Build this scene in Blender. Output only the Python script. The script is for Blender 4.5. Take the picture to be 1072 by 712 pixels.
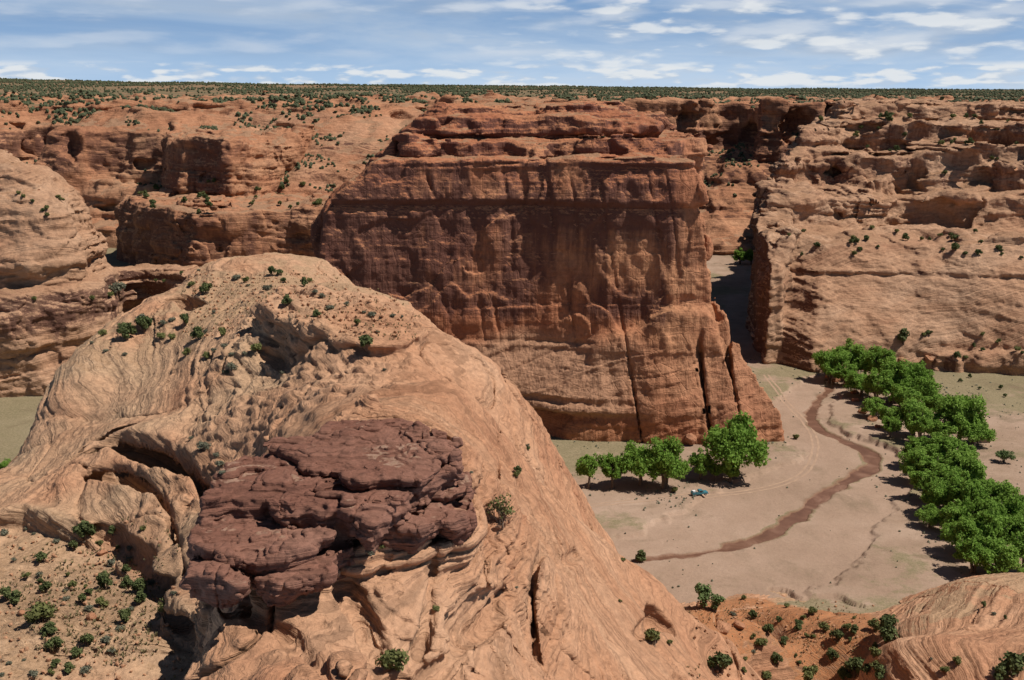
import bpy, bmesh, math, random, time
import numpy as np
from concurrent.futures import ThreadPoolExecutor
POOL = ThreadPoolExecutor(4)
from mathutils import Vector, Matrix
T0 = time.time()
for _o in list(bpy.data.objects):
    bpy.data.objects.remove(_o)
S = bpy.context.scene
C = S.collection
R = math.radians
PI = math.pi

# ------------------------------------------------------------------ camera
FPX, CX, CY, PITCH, CAMZ = 1150.0, 536.0, 356.0, R(12.7), 125.0
cam = bpy.data.cameras.new('camera')
cam.sensor_width = 36.0
cam.lens = FPX / 1072 * 36.0
cam.clip_start = 1.0
cam.clip_end = 90000
camo = bpy.data.objects.new('camera', cam)
camo.location = (0, 0, CAMZ)
camo.rotation_euler = (PI / 2 - PITCH, 0, 0)
C.objects.link(camo)
S.camera = camo

# ------------------------------------------------------------------ sun, sky, exposure
SUN_AZ, SUN_EL = R(102), R(57)          # azimuth measured from +Y (view direction) towards +X
sdir = Vector((math.sin(SUN_AZ) * math.cos(SUN_EL), math.cos(SUN_AZ) * math.cos(SUN_EL), math.sin(SUN_EL)))
sun = bpy.data.lights.new('sun', 'SUN')
sun.energy = 5.0
sun.angle = R(0.55)
sun.color = (1.0, 0.955, 0.88)
suno = bpy.data.objects.new('sun', sun)
suno.rotation_euler = sdir.to_track_quat('Z', 'Y').to_euler()
suno.location = (200, 60, 400)
C.objects.link(suno)
S.view_settings.view_transform = 'Standard'
S.view_settings.look = 'None'
S.view_settings.gamma = 1
S.view_settings.use_curve_mapping = False
S.view_settings.exposure = 0.0
S.cycles.max_bounces = 5
S.cycles.diffuse_bounces = 1
S.cycles.glossy_bounces = 2
S.cycles.transmission_bounces = 2
S.cycles.transparent_max_bounces = 4
S.cycles.caustics_reflective = False
S.cycles.caustics_refractive = False
S.cycles.use_denoising = True


class NT:
    """tiny node helper"""
    def __init__(self, tree):
        self.t = tree
        self.t.nodes.clear()

    def n(self, typ, ins=None, **attrs):
        nd = self.t.nodes.new(typ)
        for k, v in attrs.items():
            setattr(nd, k, v)
        for k, v in (ins or {}).items():
            if hasattr(v, 'is_output') or isinstance(v, bpy.types.NodeSocket):
                self.t.links.new(v, nd.inputs[k])
            else:
                nd.inputs[k].default_value = v
        return nd

    def math(self, op, a, b=None, c=None, clamp=False):
        ins = {0: a}
        if b is not None: ins[1] = b
        if c is not None: ins[2] = c
        return self.n('ShaderNodeMath', ins, operation=op, use_clamp=clamp).outputs[0]

    def vmath(self, op, a, b=None, s=None):
        ins = {0: a}
        if b is not None: ins[1] = b
        nd = self.n('ShaderNodeVectorMath', ins, operation=op)
        if s is not None:
            if isinstance(s, bpy.types.NodeSocket): self.t.links.new(s, nd.inputs['Scale'])
            else: nd.inputs['Scale'].default_value = s
        return nd.outputs['Value'] if op in ('DOT_PRODUCT', 'LENGTH') else nd.outputs[0]

    def noise(self, vec, scale, detail=4, rough=0.55, dist=0.0, lac=2.0):
        return self.n('ShaderNodeTexNoise', {'Vector': vec, 'Scale': scale, 'Detail': detail, 'Roughness': rough,
                                             'Distortion': dist, 'Lacunarity': lac}).outputs['Fac']

    def ss(self, v, a, b, lo=0.0, hi=1.0):
        return self.n('ShaderNodeMapRange', {'Value': v, 'From Min': a, 'From Max': b, 'To Min': lo, 'To Max': hi},
                      interpolation_type='SMOOTHSTEP').outputs[0]

    def lin(self, v, a, b, lo=0.0, hi=1.0):
        return self.n('ShaderNodeMapRange', {'Value': v, 'From Min': a, 'From Max': b, 'To Min': lo, 'To Max': hi}).outputs[0]

    def mix(self, f, a, b, mode='MIX'):
        nd = self.n('ShaderNodeMix', data_type='RGBA', blend_type=mode)
        for k, v in ((0, f), (6, a), (7, b)):
            if isinstance(v, bpy.types.NodeSocket): self.t.links.new(v, nd.inputs[k])
            else: nd.inputs[k].default_value = (tuple(v) + (1,))[:4] if k > 0 else v
        return nd.outputs[2]

    def scalev(self, vec, s):
        return self.n('ShaderNodeVectorMath', {0: vec, 1: s}, operation='MULTIPLY').outputs[0]

    def comb(self, x, y, z):
        return self.n('ShaderNodeCombineXYZ', {0: x, 1: y, 2: z}).outputs[0]

    def ramp(self, f, stops):
        nd = self.n('ShaderNodeValToRGB', {0: f})
        e = nd.color_ramp.elements
        e[0].position, e[0].color = stops[0][0], tuple(stops[0][1]) + (1,)
        e[1].position, e[1].color = stops[-1][0], tuple(stops[-1][1]) + (1,)
        for p, c in stops[1:-1]:
            k = e.new(p); k.color = tuple(c) + (1,)
        return nd.outputs[0]

    def link(self, a, b):
        self.t.links.new(a, b)


# world: Nishita sky with a procedural deck of fair-weather cloud, all by direction
world = bpy.data.worlds.new('World')
S.world = world
world.use_nodes = True
world.cycles.sampling_method = 'MANUAL'
world.cycles.sample_map_resolution = 512
w = NT(world.node_tree)
wd = w.n('ShaderNodeTexCoord').outputs['Generated']
sx = w.n('ShaderNodeSeparateXYZ', {0: wd})
sky = w.n('ShaderNodeTexSky', sky_type='NISHITA')
sky.sun_disc = False
sky.sun_elevation = SUN_EL
sky.sun_rotation = SUN_AZ
sky.altitude = 1800
sky.air_density = 1.0
sky.dust_density = 0.4
sky.ozone_density = 2.0
# the sky colour is looked up a little above each direction: thin clear desert air
up = w.n('ShaderNodeVectorMath', {0: wd, 1: (0, 0, 0.16)}, operation='ADD').outputs[0]
up = w.n('ShaderNodeVectorMath', {0: up}, operation='NORMALIZE').outputs[0]
w.link(up, sky.inputs[0])
bg1 = w.n('ShaderNodeBackground', {'Color': sky.outputs[0], 'Strength': 0.05})
az = w.math('ARCTAN2', sx.outputs[0], sx.outputs[1])
el = w.math('ARCSINE', sx.outputs[2])


def cloud_layer(seed, su, sv, thr, soft, base, top):
    uv = w.comb(w.math('MULTIPLY', az, su), w.math('MULTIPLY', el, sv), seed)
    def billow(u):
        v_ = w.n('ShaderNodeTexVoronoi', {'Vector': u, 'Scale': 2.1, 'Smoothness': 0.7}, feature='SMOOTH_F1', voronoi_dimensions='2D').outputs['Distance']
        return w.math('MULTIPLY', w.math('SUBTRACT', 0.55, v_), 0.24)
    n1 = w.math('ADD', w.noise(uv, 1.0, 7, 0.55, 0.15), billow(uv))
    m = w.ss(n1, thr, thr + soft)
    uv2 = w.comb(w.math('MULTIPLY', az, su), w.math('MULTIPLY', w.math('ADD', el, 0.009), sv), seed)
    n2 = w.math('ADD', w.noise(uv2, 1.0, 5, 0.5, 0.15), billow(uv2))
    lit = w.ss(w.math('SUBTRACT', n1, n2), -0.07, 0.10)
    return m, w.mix(lit, base, top)


# high thin grey veil
uvv = w.comb(w.math('MULTIPLY', az, 2.6), w.math('MULTIPLY', el, 17.0), 3.7)
vn_ = w.noise(uvv, 1.0, 6, 0.6, 0.5)
veil = w.math('MULTIPLY', w.ss(vn_, 0.36, 0.62, 0.10, 0.92), w.ss(el, 0.085, 0.14, 1.0, 0.0))
vcol = w.mix(w.ss(el, 0.0, 0.075), (0.54, 0.67, 0.83), (0.34, 0.47, 0.66))
vcol = w.mix(w.ss(vn_, 0.50, 0.72, 0.0, 0.55), vcol, (0.50, 0.565, 0.655))
low = w.ss(el, 0.085, 0.14, 0.9, 0.0)
blu = w.n('ShaderNodeBackground', {'Color': w.mix(w.ss(el, 0.0, 0.07), (0.42, 0.60, 0.83), (0.20, 0.36, 0.62)), 'Strength': 1.0})
bg1 = w.n('ShaderNodeMixShader', {0: low, 1: bg1.outputs[0], 2: blu.outputs[0]})
b2 = w.n('ShaderNodeBackground', {'Color': vcol, 'Strength': 1.0})
sh = w.n('ShaderNodeMixShader', {0: veil, 1: bg1.outputs[0], 2: b2.outputs[0]}).outputs[0]
# upper broken cloud, then a row of small cumulus low over the horizon
for seed, su, sv, thr, soft, base, top, msk, amt in (
        (5.9, 7.0, 34.0, 0.46, 0.28, (0.36, 0.45, 0.58), (0.72, 0.755, 0.80),
         w.math('MULTIPLY', w.math('MULTIPLY', w.ss(el, 0.024, 0.036), w.ss(el, 0.09, 0.15, 1.0, 0.0)), w.ss(az, -0.30, 0.12, 0.6, 1.0)), 0.66),
        (17.3, 21.0, 88.0, 0.48, 0.15, (0.50, 0.60, 0.73), (0.80, 0.82, 0.83),
         w.math('MULTIPLY', w.ss(el, 0.001, 0.008), w.ss(el, 0.020, 0.027, 1.0, 0.0)), 0.85),
        (29.1, 15.0, 62.0, 0.53, 0.17, (0.44, 0.53, 0.66), (0.82, 0.84, 0.85),
         w.math('MULTIPLY', w.math('MULTIPLY', w.ss(el, 0.018, 0.026), w.ss(el, 0.09, 0.15, 1.0, 0.0)), w.ss(az, -0.12, 0.10, 0.0, 1.0)), 0.75)):
    m_, c_ = cloud_layer(seed, su, sv, thr, soft, base, top)
    m_ = w.math('MULTIPLY', w.math('MULTIPLY', m_, msk), amt)
    b_ = w.n('ShaderNodeBackground', {'Color': c_, 'Strength': 1.0})
    sh = w.n('ShaderNodeMixShader', {0: m_, 1: sh, 2: b_.outputs[0]}).outputs[0]
w.n('ShaderNodeOutputWorld', {0: sh})

# ------------------------------------------------------------------ pixel / world helpers (design aid: photo points -> real places)
cp, sp = math.cos(PITCH), math.sin(PITCH)


def ray(px, py):
    xc, yc = (px - CX) / FPX, (CY - py) / FPX
    return xc, cp + yc * sp, -sp + yc * cp


def W(px, py, z=0.0):
    a, b, c = ray(px, py)
    t = (z - CAMZ) / c
    return (a * t, b * t, z)


def P(px, py, Y):
    a, b, c = ray(px, py)
    t = Y / b
    return (a * t, Y, CAMZ + c * t)


def PD(px, Y):
    """x of a point at image column px and distance Y (level)"""
    return (px - CX) / FPX * Y * 1.0


def project(v):
    x, y, z = v[:, 0], v[:, 1], v[:, 2] - CAMZ
    f = y * cp - z * sp
    u = y * sp + z * cp
    f = np.maximum(f, 1e-3)
    return CX + FPX * x / f, CY - FPX * u / f, f


# ------------------------------------------------------------------ numpy noise
_rs = np.random.RandomState(7)
_NT = 64
_tab = (_rs.rand(_NT, _NT, _NT).astype(np.float32) * 2 - 1).ravel()


def vnoise(x, y, z=0.0, seed=0):
    x = np.asarray(x, np.float32) + seed * 17.37
    y = np.asarray(y, np.float32) + seed * 5.11
    z = np.asarray(z, np.float32) + seed * 9.73 + np.zeros_like(x)
    xf, yf, zf = np.floor(x), np.floor(y), np.floor(z)
    xi, yi, zi = xf.astype(np.int32) & 63, yf.astype(np.int32) & 63, zf.astype(np.int32) & 63
    x, y, z = x - xf, y - yf, z - zf
    x = x * x * (3 - 2 * x); y = y * y * (3 - 2 * y); z = z * z * (3 - 2 * z)
    x1 = ((xi + 1) & 63) << 12; y1 = ((yi + 1) & 63) << 6; z1 = (zi + 1) & 63
    xi = xi << 12; yi = yi << 6
    t = _tab
    a = t[xi + yi + zi]; b = t[x1 + yi + zi]; a = a + (b - a) * x
    c = t[xi + y1 + zi]; b = t[x1 + y1 + zi]; c = c + (b - c) * x
    a = a + (c - a) * y
    c = t[xi + yi + z1]; b = t[x1 + yi + z1]; c = c + (b - c) * x
    d = t[xi + y1 + z1]; b = t[x1 + y1 + z1]; d = d + (b - d) * x
    c = c + (d - c) * y
    return a + (c - a) * z


def fbm(x, y, z=0.0, o=3, g=0.5, seed=0):
    s, amp, fr = 0, 1.0, 1.0
    for i in range(o):
        s = s + amp * vnoise(x * fr, y * fr, z * fr, seed + i * 3)
        amp *= g; fr *= 2.03
    return s


def ridge(x, y, z=0.0, seed=0):
    return 1 - np.abs(vnoise(x, y, z, seed)) * 2


def sst(x, a, b):
    t = np.clip((x - a) / (b - a), 0, 1)
    return t * t * (3 - 2 * t)


# hardness of the beds, 5 cm steps over 400 m, hard edges slightly softened
def bed_table(seed, tmin, tmax, soft=2, power=1.0):
    r = np.random.RandomState(seed)
    t = np.zeros(8000, np.float32)
    i = 0
    while i < 8000:
        n = int(20 * (tmin + (tmax - tmin) * r.rand() ** 2))
        n = max(n, 2)
        t[i:i + n] = np.sign(r.rand() - 0.5) * r.rand() ** power
        i += n
    k = np.ones(soft) / soft
    return np.convolve(t, k, 'same').astype(np.float32)


BED_BIG = bed_table(3, 1.5, 7.0, 6)
BED_MID = bed_table(5, 0.5, 2.6, 4)
BED_FINE = bed_table(9, 0.15, 0.8, 2)


def bed(tab, b):
    return tab[(np.clip((b + 150) * 20, 0, 7998)).astype(np.int32)]


def spall(x, y, z, s_, sz, n, seed):
    """noise cut into flat steps with sharp edges: slabs fallen from a face"""
    v = vnoise(x / s_, y / s_, z / sz, seed) * n + 0.4 * vnoise(x / s_ * 3.1, y / s_ * 3.1, z / sz * 3.1, seed + 1)
    fl = np.floor(v)
    return (fl + sst(v - fl, 0.86, 1.0)) / n


def smin(a, b, k):
    h = np.clip(0.5 + 0.5 * (b - a) / k, 0, 1)
    return b + (a - b) * h - k * h * (1 - h)


def smax(a, b, k):
    return -smin(-a, -b, k)


# ------------------------------------------------------------------ 2-D polygon distance on a grid, sampled bilinearly
class Grid2:
    def __init__(s, x0, y0, st, a):
        s.x0, s.y0, s.st, s.a = x0, y0, st, np.ascontiguousarray(a, np.float32)
        s.f = s.a.ravel(); s.ny, s.nx = a.shape

    def __call__(s, x, y):
        u = np.clip((x - s.x0) / s.st, 0, s.nx - 1.001); v = np.clip((y - s.y0) / s.st, 0, s.ny - 1.001)
        i = u.astype(np.int32); j = v.astype(np.int32)
        u = u - i; v = v - j
        k = j * s.nx + i
        a = s.f[k]; b = s.f[k + 1]; c = s.f[k + s.nx]; d = s.f[k + s.nx + 1]
        a = a + (b - a) * u; c = c + (d - c) * u
        return a + (c - a) * v


def poly_sdf(px, py, poly):
    d = np.full(px.shape, 1e18); s = np.zeros(px.shape, bool)
    n = len(poly)
    for i in range(n):
        ax, ay = poly[i][:2]; bx, by = poly[(i + 1) % n][:2]
        ex, ey = bx - ax, by - ay
        wx, wy = px - ax, py - ay
        t = np.clip((wx * ex + wy * ey) / (ex * ex + ey * ey + 1e-12), 0, 1)
        d = np.minimum(d, (wx - ex * t) ** 2 + (wy - ey * t) ** 2)
        if ay != by:
            s ^= ((ay <= py) != (by <= py)) & (wx < ex * (py - ay) / (by - ay))
    d = np.sqrt(d)
    return np.where(s, -d, d)


def poly_grid(poly, st=1.0, pad=60):
    xs = [p[0] for p in poly]; ys = [p[1] for p in poly]
    x0, x1, y0, y1 = min(xs) - pad, max(xs) + pad, min(ys) - pad, max(ys) + pad
    gx, gy = np.meshgrid(np.arange(x0, x1, st), np.arange(y0, y1, st))
    g = Grid2(x0, y0, st, poly_sdf(gx, gy, poly))
    if len(poly[0]) > 2:
        wsum = 0; zs = 0
        for p in poly:
            wt = 1 / ((gx - p[0]) ** 2 + (gy - p[1]) ** 2 + 9) ** 1.5
            wsum = wsum + wt; zs = zs + wt * p[2]
        return g, Grid2(x0, y0, st, zs / wsum)
    return g, None


def prism(poly, top=None, prof=((0, 0), (100, 0)), bot=None, k=1.5, warp=3.0, ws=25.0, wz=0.35, seed=0, topn=0.8, st=1.0, tops=18.0):
    """rock mass with a plan outline, a wall profile (height, inset) and an uneven top; returns a field, negative inside"""
    D, TZ = poly_grid(poly, st)
    pz = np.array([p[0] for p in prof], np.float32); pi_ = np.array([p[1] for p in prof], np.float32)

    def f(x, y, z):
        d = D(x, y)
        if warp:
            d = d + warp * fbm(x / ws, y / ws, z / ws * wz, 3, 0.5, seed)
        wall = d + np.interp(z, pz, pi_).astype(np.float32)
        tz = top if top is not None else TZ(x, y)
        if topn:
            tz = tz + topn * fbm(x / tops, y / tops, 0, 2, 0.5, seed + 5)
        r = smax(wall * 0.85, z - tz, k)
        if bot is not None:
            r = smax(r, bot - z, k * 0.6)
        return r
    return f


# ------------------------------------------------------------------ sparse surface nets
_CO = np.array([[i, j, k] for i in (0, 1) for j in (0, 1) for k in (0, 1)], np.int32)
_ED = [(0, 4), (1, 5), (2, 6), (3, 7), (0, 2), (1, 3), (4, 6), (5, 7), (0, 1), (2, 3), (4, 5), (6, 7)]


def mesh_field(f, lo, hi, vox, cull=True, marg=0.0, view=14.0):
    lo = np.array(lo, float); hi = np.array(hi, float)
    n = np.ceil((hi - lo) / (16 * vox)).astype(int)
    g = np.stack(np.meshgrid(*[np.arange(k) for k in n], indexing='ij'), -1).reshape(-1, 3) * 16

    def vis(c, rad):
        if not cull:
            return np.ones(len(c), bool)
        px, py, dd = project(c)
        m = rad / np.maximum(dd, 1) * FPX + view / 100 * 1072
        return (px > -m) & (px < 1072 + m) & (py > -m) & (py < 712 + m) & (c[:, 1] > 5)

    def keep(g, size, slack):
        c = lo + (g + size / 2) * vox
        rad = 0.87 * size * vox
        ok = np.zeros(len(g), bool)
        idx = np.nonzero(vis(c, rad))[0]

        def job(s):
            ii = idx[s:s + 60000]
            cc = c[ii].astype(np.float32)
            ok[ii] = np.abs(f(cc[:, 0], cc[:, 1], cc[:, 2])) < rad * slack + marg
        list(POOL.map(job, range(0, len(idx), 60000)))
        return g[ok]
    g = keep(g, 16, 1.5)
    sub = np.stack(np.meshgrid(*[np.arange(4)] * 3, indexing='ij'), -1).reshape(-1, 3)
    g = (g[:, None] + sub[None] * 4).reshape(-1, 3)
    g = keep(g, 4, 1.6)
    lat = np.stack(np.meshgrid(*[np.arange(5)] * 3, indexing='ij'), -1).reshape(-1, 3)
    cells = np.stack(np.meshgrid(*[np.arange(4)] * 3, indexing='ij'), -1).reshape(-1, 3)
    cidx = np.stack([((cells + o) @ np.array([25, 5, 1])) for o in _CO], 1)
    keys, verts, signs = [], [], []
    M = 1 << 20

    def job(s):
        gb = g[s:s + 2000]
        pt = (lo + (gb[:, None] + lat[None]) * vox).astype(np.float32)
        sh = pt.shape[:2]
        pt = pt.reshape(-1, 3)
        v = f(pt[:, 0], pt[:, 1], pt[:, 2]).reshape(sh)
        cv = v[:, cidx]
        sg = cv < 0
        ns = sg.sum(-1)
        a = (ns > 0) & (ns < 8)
        bi, ci = np.nonzero(a)
        if not len(bi):
            return None
        cv = cv[bi, ci]; sg = sg[bi, ci]
        ijk = (gb[bi] + cells[ci]).astype(np.int64)
        acc = np.zeros((len(bi), 3)); cnt = np.zeros(len(bi))
        for (p, q) in _ED:
            m = sg[:, p] != sg[:, q]
            t = np.where(m, cv[:, p] / np.where(m, cv[:, p] - cv[:, q], 1), 0)
            pos = _CO[p] + t[:, None] * (_CO[q] - _CO[p])
            acc += pos * m[:, None]; cnt += m
        return (ijk[:, 0] * M + ijk[:, 1]) * M + ijk[:, 2], lo + (ijk + acc / cnt[:, None]) * vox, sg[:, [0, 4, 2, 1]]
    for r_ in POOL.map(job, range(0, len(g), 2000)):
        if r_ is not None:
            keys.append(r_[0]); verts.append(r_[1]); signs.append(r_[2])
    keys = np.concatenate(keys); verts = np.concatenate(verts); signs = np.concatenate(signs)
    o = np.argsort(keys); keys, verts, signs = keys[o], verts[o], signs[o]
    st = np.array([M * M, M, 1], np.int64)
    faces = []
    for ax, (b, c) in enumerate(((1, 2), (2, 0), (0, 1))):
        m = signs[:, 0] != signs[:, ax + 1]
        i = np.nonzero(m)[0]
        q = [i]
        ok = np.ones(len(i), bool)
        for off in (st[b], st[b] + st[c], st[c]):
            kk = keys[i] - off
            j = np.searchsorted(keys, kk)
            j[j >= len(keys)] = 0
            ok &= keys[j] == kk
            q.append(j)
        q = np.stack(q, 1)[ok]
        fl = ~signs[i, 0][ok]
        q[fl] = q[fl][:, ::-1]
        faces.append(q)
    return verts.astype(np.float32), np.concatenate(faces).astype(np.int32)


def vnormals(v, q):
    a, b, c, d = v[q[:, 0]], v[q[:, 1]], v[q[:, 2]], v[q[:, 3]]
    fn = np.cross(c - a, d - b)
    n = np.stack([sum(np.bincount(q[:, k], fn[:, ax], len(v)) for k in range(4)) for ax in range(3)], 1)
    return n / (np.linalg.norm(n, axis=1, keepdims=True) + 1e-9)


def make_mesh(name, v, q, mats, attrs=None, smooth=True, matidx=None):
    me = bpy.data.meshes.new(name)
    nv, nf, k = len(v), len(q), q.shape[1]
    me.vertices.add(nv); me.loops.add(nf * k); me.polygons.add(nf)
    me.vertices.foreach_set('co', np.ascontiguousarray(v, np.float32).ravel())
    me.loops.foreach_set('vertex_index', np.ascontiguousarray(q, np.int32).ravel())
    me.polygons.foreach_set('loop_start', np.arange(nf, dtype=np.int32) * k)
    me.polygons.foreach_set('use_smooth', np.full(nf, smooth, bool))
    for m in (mats if isinstance(mats, (list, tuple)) else [mats]):
        me.materials.append(m)
    if matidx is not None:
        me.polygons.foreach_set('material_index', np.asarray(matidx, np.int32))
    for an, av in (attrs or {}).items():
        at = me.attributes.new(an, 'FLOAT', 'POINT')
        at.data.foreach_set('value', np.ascontiguousarray(av, np.float32))
    me.update(calc_edges=True)
    return me


def link(name, me, parent=None, loc=None):
    o = bpy.data.objects.new(name, me)
    C.objects.link(o)
    if parent is not None: o.parent = parent
    if loc is not None: o.location = loc
    return o


def tag(o, label=None, cat=None, group=None, kind=None):
    for k, v in (('label', label), ('category', cat), ('group', group), ('kind', kind)):
        if v: o[k] = v
    return o


# depth table: which point of the terrain each image cell sees (used to stand plants on the real surface)
DT_W, DT_H, DT_C = 268, 178, 4.0
DT = np.full(DT_W * DT_H, 1e9); DTP = np.zeros((DT_W * DT_H, 3)); DTN = np.zeros((DT_W * DT_H, 3))


def dt_add(v, n):
    px, py, f = project(v)
    i = np.floor(px / DT_C).astype(int); j = np.floor(py / DT_C).astype(int)
    ok = (i >= 0) & (i < DT_W) & (j >= 0) & (j < DT_H) & (v[:, 1] > 5)
    k = (j * DT_W + i)[ok]; f = f[ok]; v = v[ok]; n = n[ok]
    o = np.argsort(-f)
    k, f, v, n = k[o], f[o], v[o], n[o]
    best = np.full(len(DT), 1e9); bi = np.zeros(len(DT), int)
    best[k] = f; bi[k] = np.arange(len(k))
    m = best < DT
    DT[m] = best[m]; DTP[m] = v[bi[m]]; DTN[m] = n[bi[m]]


def dt_at(px, py):
    """nearest known terrain point seen at a photo point"""
    i, j = int(px / DT_C), int(py / DT_C)
    for r in range(0, 6):
        best = None
        for jj in range(j - r, j + r + 1):
            for ii in range(i - r, i + r + 1):
                if 0 <= ii < DT_W and 0 <= jj < DT_H and DT[jj * DT_W + ii] < 1e8:
                    k = jj * DT_W + ii
                    e = (ii - i) ** 2 + (jj - j) ** 2
                    if best is None or e < best[0]: best = (e, k)
        if best: return DTP[best[1]], DTN[best[1]]
    return None, None


# ------------------------------------------------------------------ materials
def attr(t, name):
    return t.n('ShaderNodeAttribute', attribute_name=name).outputs['Fac']


def finish(t, col, bump=None, rough=0.9, spec=0.15):
    ins = {'Base Color': col, 'Roughness': rough, 'Specular IOR Level': spec}
    if bump is not None: ins['Normal'] = bump
    b = t.n('ShaderNodeBsdfPrincipled', ins)
    t.n('ShaderNodeOutputMaterial', {0: b.outputs[0]})


def rock_mat(name, pale, mid, deep, varnish_shade=(0.105, 0.047, 0.038), soil=(0.40, 0.20, 0.105), dip=(0.0, 0.0, 1.0), scale=1.0,
             band=0.5, swirl=6.0, bump=0.5, fine=1.0, vn=1.0, cracks=0.6, line=0.35, hb=1.0, streak=0.0, bedattr=False, tone_c=(0.45, 0.28, 0.175)):
    m = bpy.data.materials.new(name); m.use_nodes = True
    t = NT(m.node_tree)
    g = t.n('ShaderNodeNewGeometry')
    pos = g.outputs['Position']
    # warped bed coordinate
    wn = t.n('ShaderNodeTexNoise', {'Vector': pos, 'Scale': 0.022 / scale, 'Detail': 3.0, 'Roughness': 0.5}).outputs['Color']
    wv = t.vmath('SUBTRACT', wn, (0.5, 0.5, 0.5))
    wp = t.vmath('ADD', pos, t.vmath('SCALE', wv, s=swirl * 2 * scale))
    b = t.math('ADD', attr(t, 'bed'), t.math('MULTIPLY', t.noise(pos, 0.25, 3, 0.5), 0.7)) if bedattr else t.vmath('DOT_PRODUCT', wp, dip)
    side = t.vmath('SCALE', wp, s=0.03 / scale)
    bz = t.n('ShaderNodeVectorMath', {0: side, 1: t.comb(0, 0, b)}, operation='ADD').outputs[0]

    def beds(freq, det, rough=0.6):
        return t.noise(t.scalev(bz, (1, 1, freq / scale)), 1.0, det, rough)
    big = beds(0.22, 5)
    finel = beds(2.6, 5, 0.7)
    blotch = t.noise(pos, 0.035 / scale, 5, 0.6)
    f1 = t.math('ADD', t.math('MULTIPLY', big, band), t.math('MULTIPLY', blotch, 1 - band))
    col = t.ramp(f1, [(0.30, deep), (0.46, mid), (0.64, pale)])
    col = t.mix(attr(t, 'tone'), col, t.mix(blotch, tone_c, tuple(c * 0.85 for c in tone_c)))
    # thin bedding lines
    ln = t.ss(finel, 0.40, 0.50, 1 - line, 1.0)
    col = t.mix(1.0, col, t.n('ShaderNodeCombineColor', {0: ln, 1: ln, 2: ln}).outputs[0], 'MULTIPLY')
    # mottling
    mot = t.noise(pos, 0.9 / scale, 6, 0.7)
    mv = t.lin(mot, 0.28, 0.72, 0.70, 1.22)
    col = t.mix(1.0, col, t.n('ShaderNodeCombineColor', {0: mv, 1: mv, 2: mv}).outputs[0], 'MULTIPLY')
    # desert varnish: dark mineral streaks on steep faces, plus shade the mask paints in
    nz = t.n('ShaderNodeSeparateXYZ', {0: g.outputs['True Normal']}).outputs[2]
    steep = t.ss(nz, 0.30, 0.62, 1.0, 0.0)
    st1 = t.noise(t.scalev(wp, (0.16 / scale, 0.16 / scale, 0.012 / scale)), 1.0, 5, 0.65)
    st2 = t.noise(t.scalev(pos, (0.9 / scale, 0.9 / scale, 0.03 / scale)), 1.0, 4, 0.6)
    va = attr(t, 'varnish_shade')
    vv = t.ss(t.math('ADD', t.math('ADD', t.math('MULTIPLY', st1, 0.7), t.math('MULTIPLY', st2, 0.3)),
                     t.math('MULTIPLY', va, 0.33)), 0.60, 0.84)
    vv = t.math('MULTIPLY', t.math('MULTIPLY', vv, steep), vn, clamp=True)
    col = t.mix(t.math('MULTIPLY', vv, 0.86), col, varnish_shade)
    # soil and sand lying on the flats
    so = attr(t, 'soil')
    sn = t.noise(pos, 0.5 / scale, 5, 0.65)
    sm = t.ss(t.math('ADD', so, t.math('MULTIPLY', t.math('SUBTRACT', sn, 0.5), 0.9)), 0.42, 0.58)
    sn2 = t.noise(pos, 1.7 / scale, 6, 0.8)
    soilc = t.mix(attr(t, 'red'), soil, (0.42, 0.175, 0.078))
    scol = t.mix(t.math('MULTIPLY', t.ss(sn2, 0.42, 0.66), 0.8), soilc, (0.25, 0.15, 0.082))
    col = t.mix(sm, col, scol)
    # relief
    h1 = t.math('MULTIPLY', finel, 0.5 * fine)
    crk = t.n('ShaderNodeTexVoronoi', {'Vector': t.scalev(wp, (0.16, 0.16, 0.28)), 'Scale': 1.0 / scale, 'Randomness': 1.0}, feature='DISTANCE_TO_EDGE').outputs['Distance']
    h2 = t.math('MULTIPLY', t.ss(crk, 0.0, 0.03), 0.45 * cracks)
    h3 = t.math('MULTIPLY', mot, 0.55)
    h4 = t.math('ADD', t.math('MULTIPLY', beds(0.8, 4), 1.1 * hb), t.math('MULTIPLY', st2, streak))
    h = t.math('ADD', t.math('ADD', h1, h2), t.math('ADD', h3, h4))
    bp = t.n('ShaderNodeBump', {'Height': h, 'Strength': bump, 'Distance': 0.9 * scale}).outputs[0]
    finish(t, col, bp, 0.92, 0.12)
    return m


M_DOME = rock_mat('dome_sandstone', (0.53, 0.305, 0.185), (0.47, 0.243, 0.138), (0.36, 0.16, 0.088), dip=(0.30, -0.22, 0.93), swirl=3.0,
                  band=0.55, bump=0.75, vn=0.35, soil=(0.44, 0.275, 0.165), line=0.28, cracks=0.0, bedattr=True, fine=1.9, tone_c=(0.50, 0.325, 0.20))
M_CAP = rock_mat('cap_rock', (0.285, 0.145, 0.102), (0.205, 0.093, 0.064), (0.135, 0.058, 0.042), varnish_shade=(0.08, 0.042, 0.036), dip=(0.05, 0.1, 1), swirl=2,
                 band=0.5, bump=0.7, vn=0.6, soil=(0.33, 0.20, 0.145), line=0.25, cracks=0.0, scale=0.55, fine=1.6)
M_BUTTE = rock_mat('butte_sandstone', (0.47, 0.225, 0.118), (0.385, 0.150, 0.076), (0.26, 0.090, 0.050), dip=(0.02, 0.0, 1), swirl=5,
                   band=0.30, bump=0.65, vn=1.0, line=0.10, scale=1.6, hb=0.35, streak=1.2, fine=0.4, cracks=0.35, soil=(0.36, 0.19, 0.11))
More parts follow.
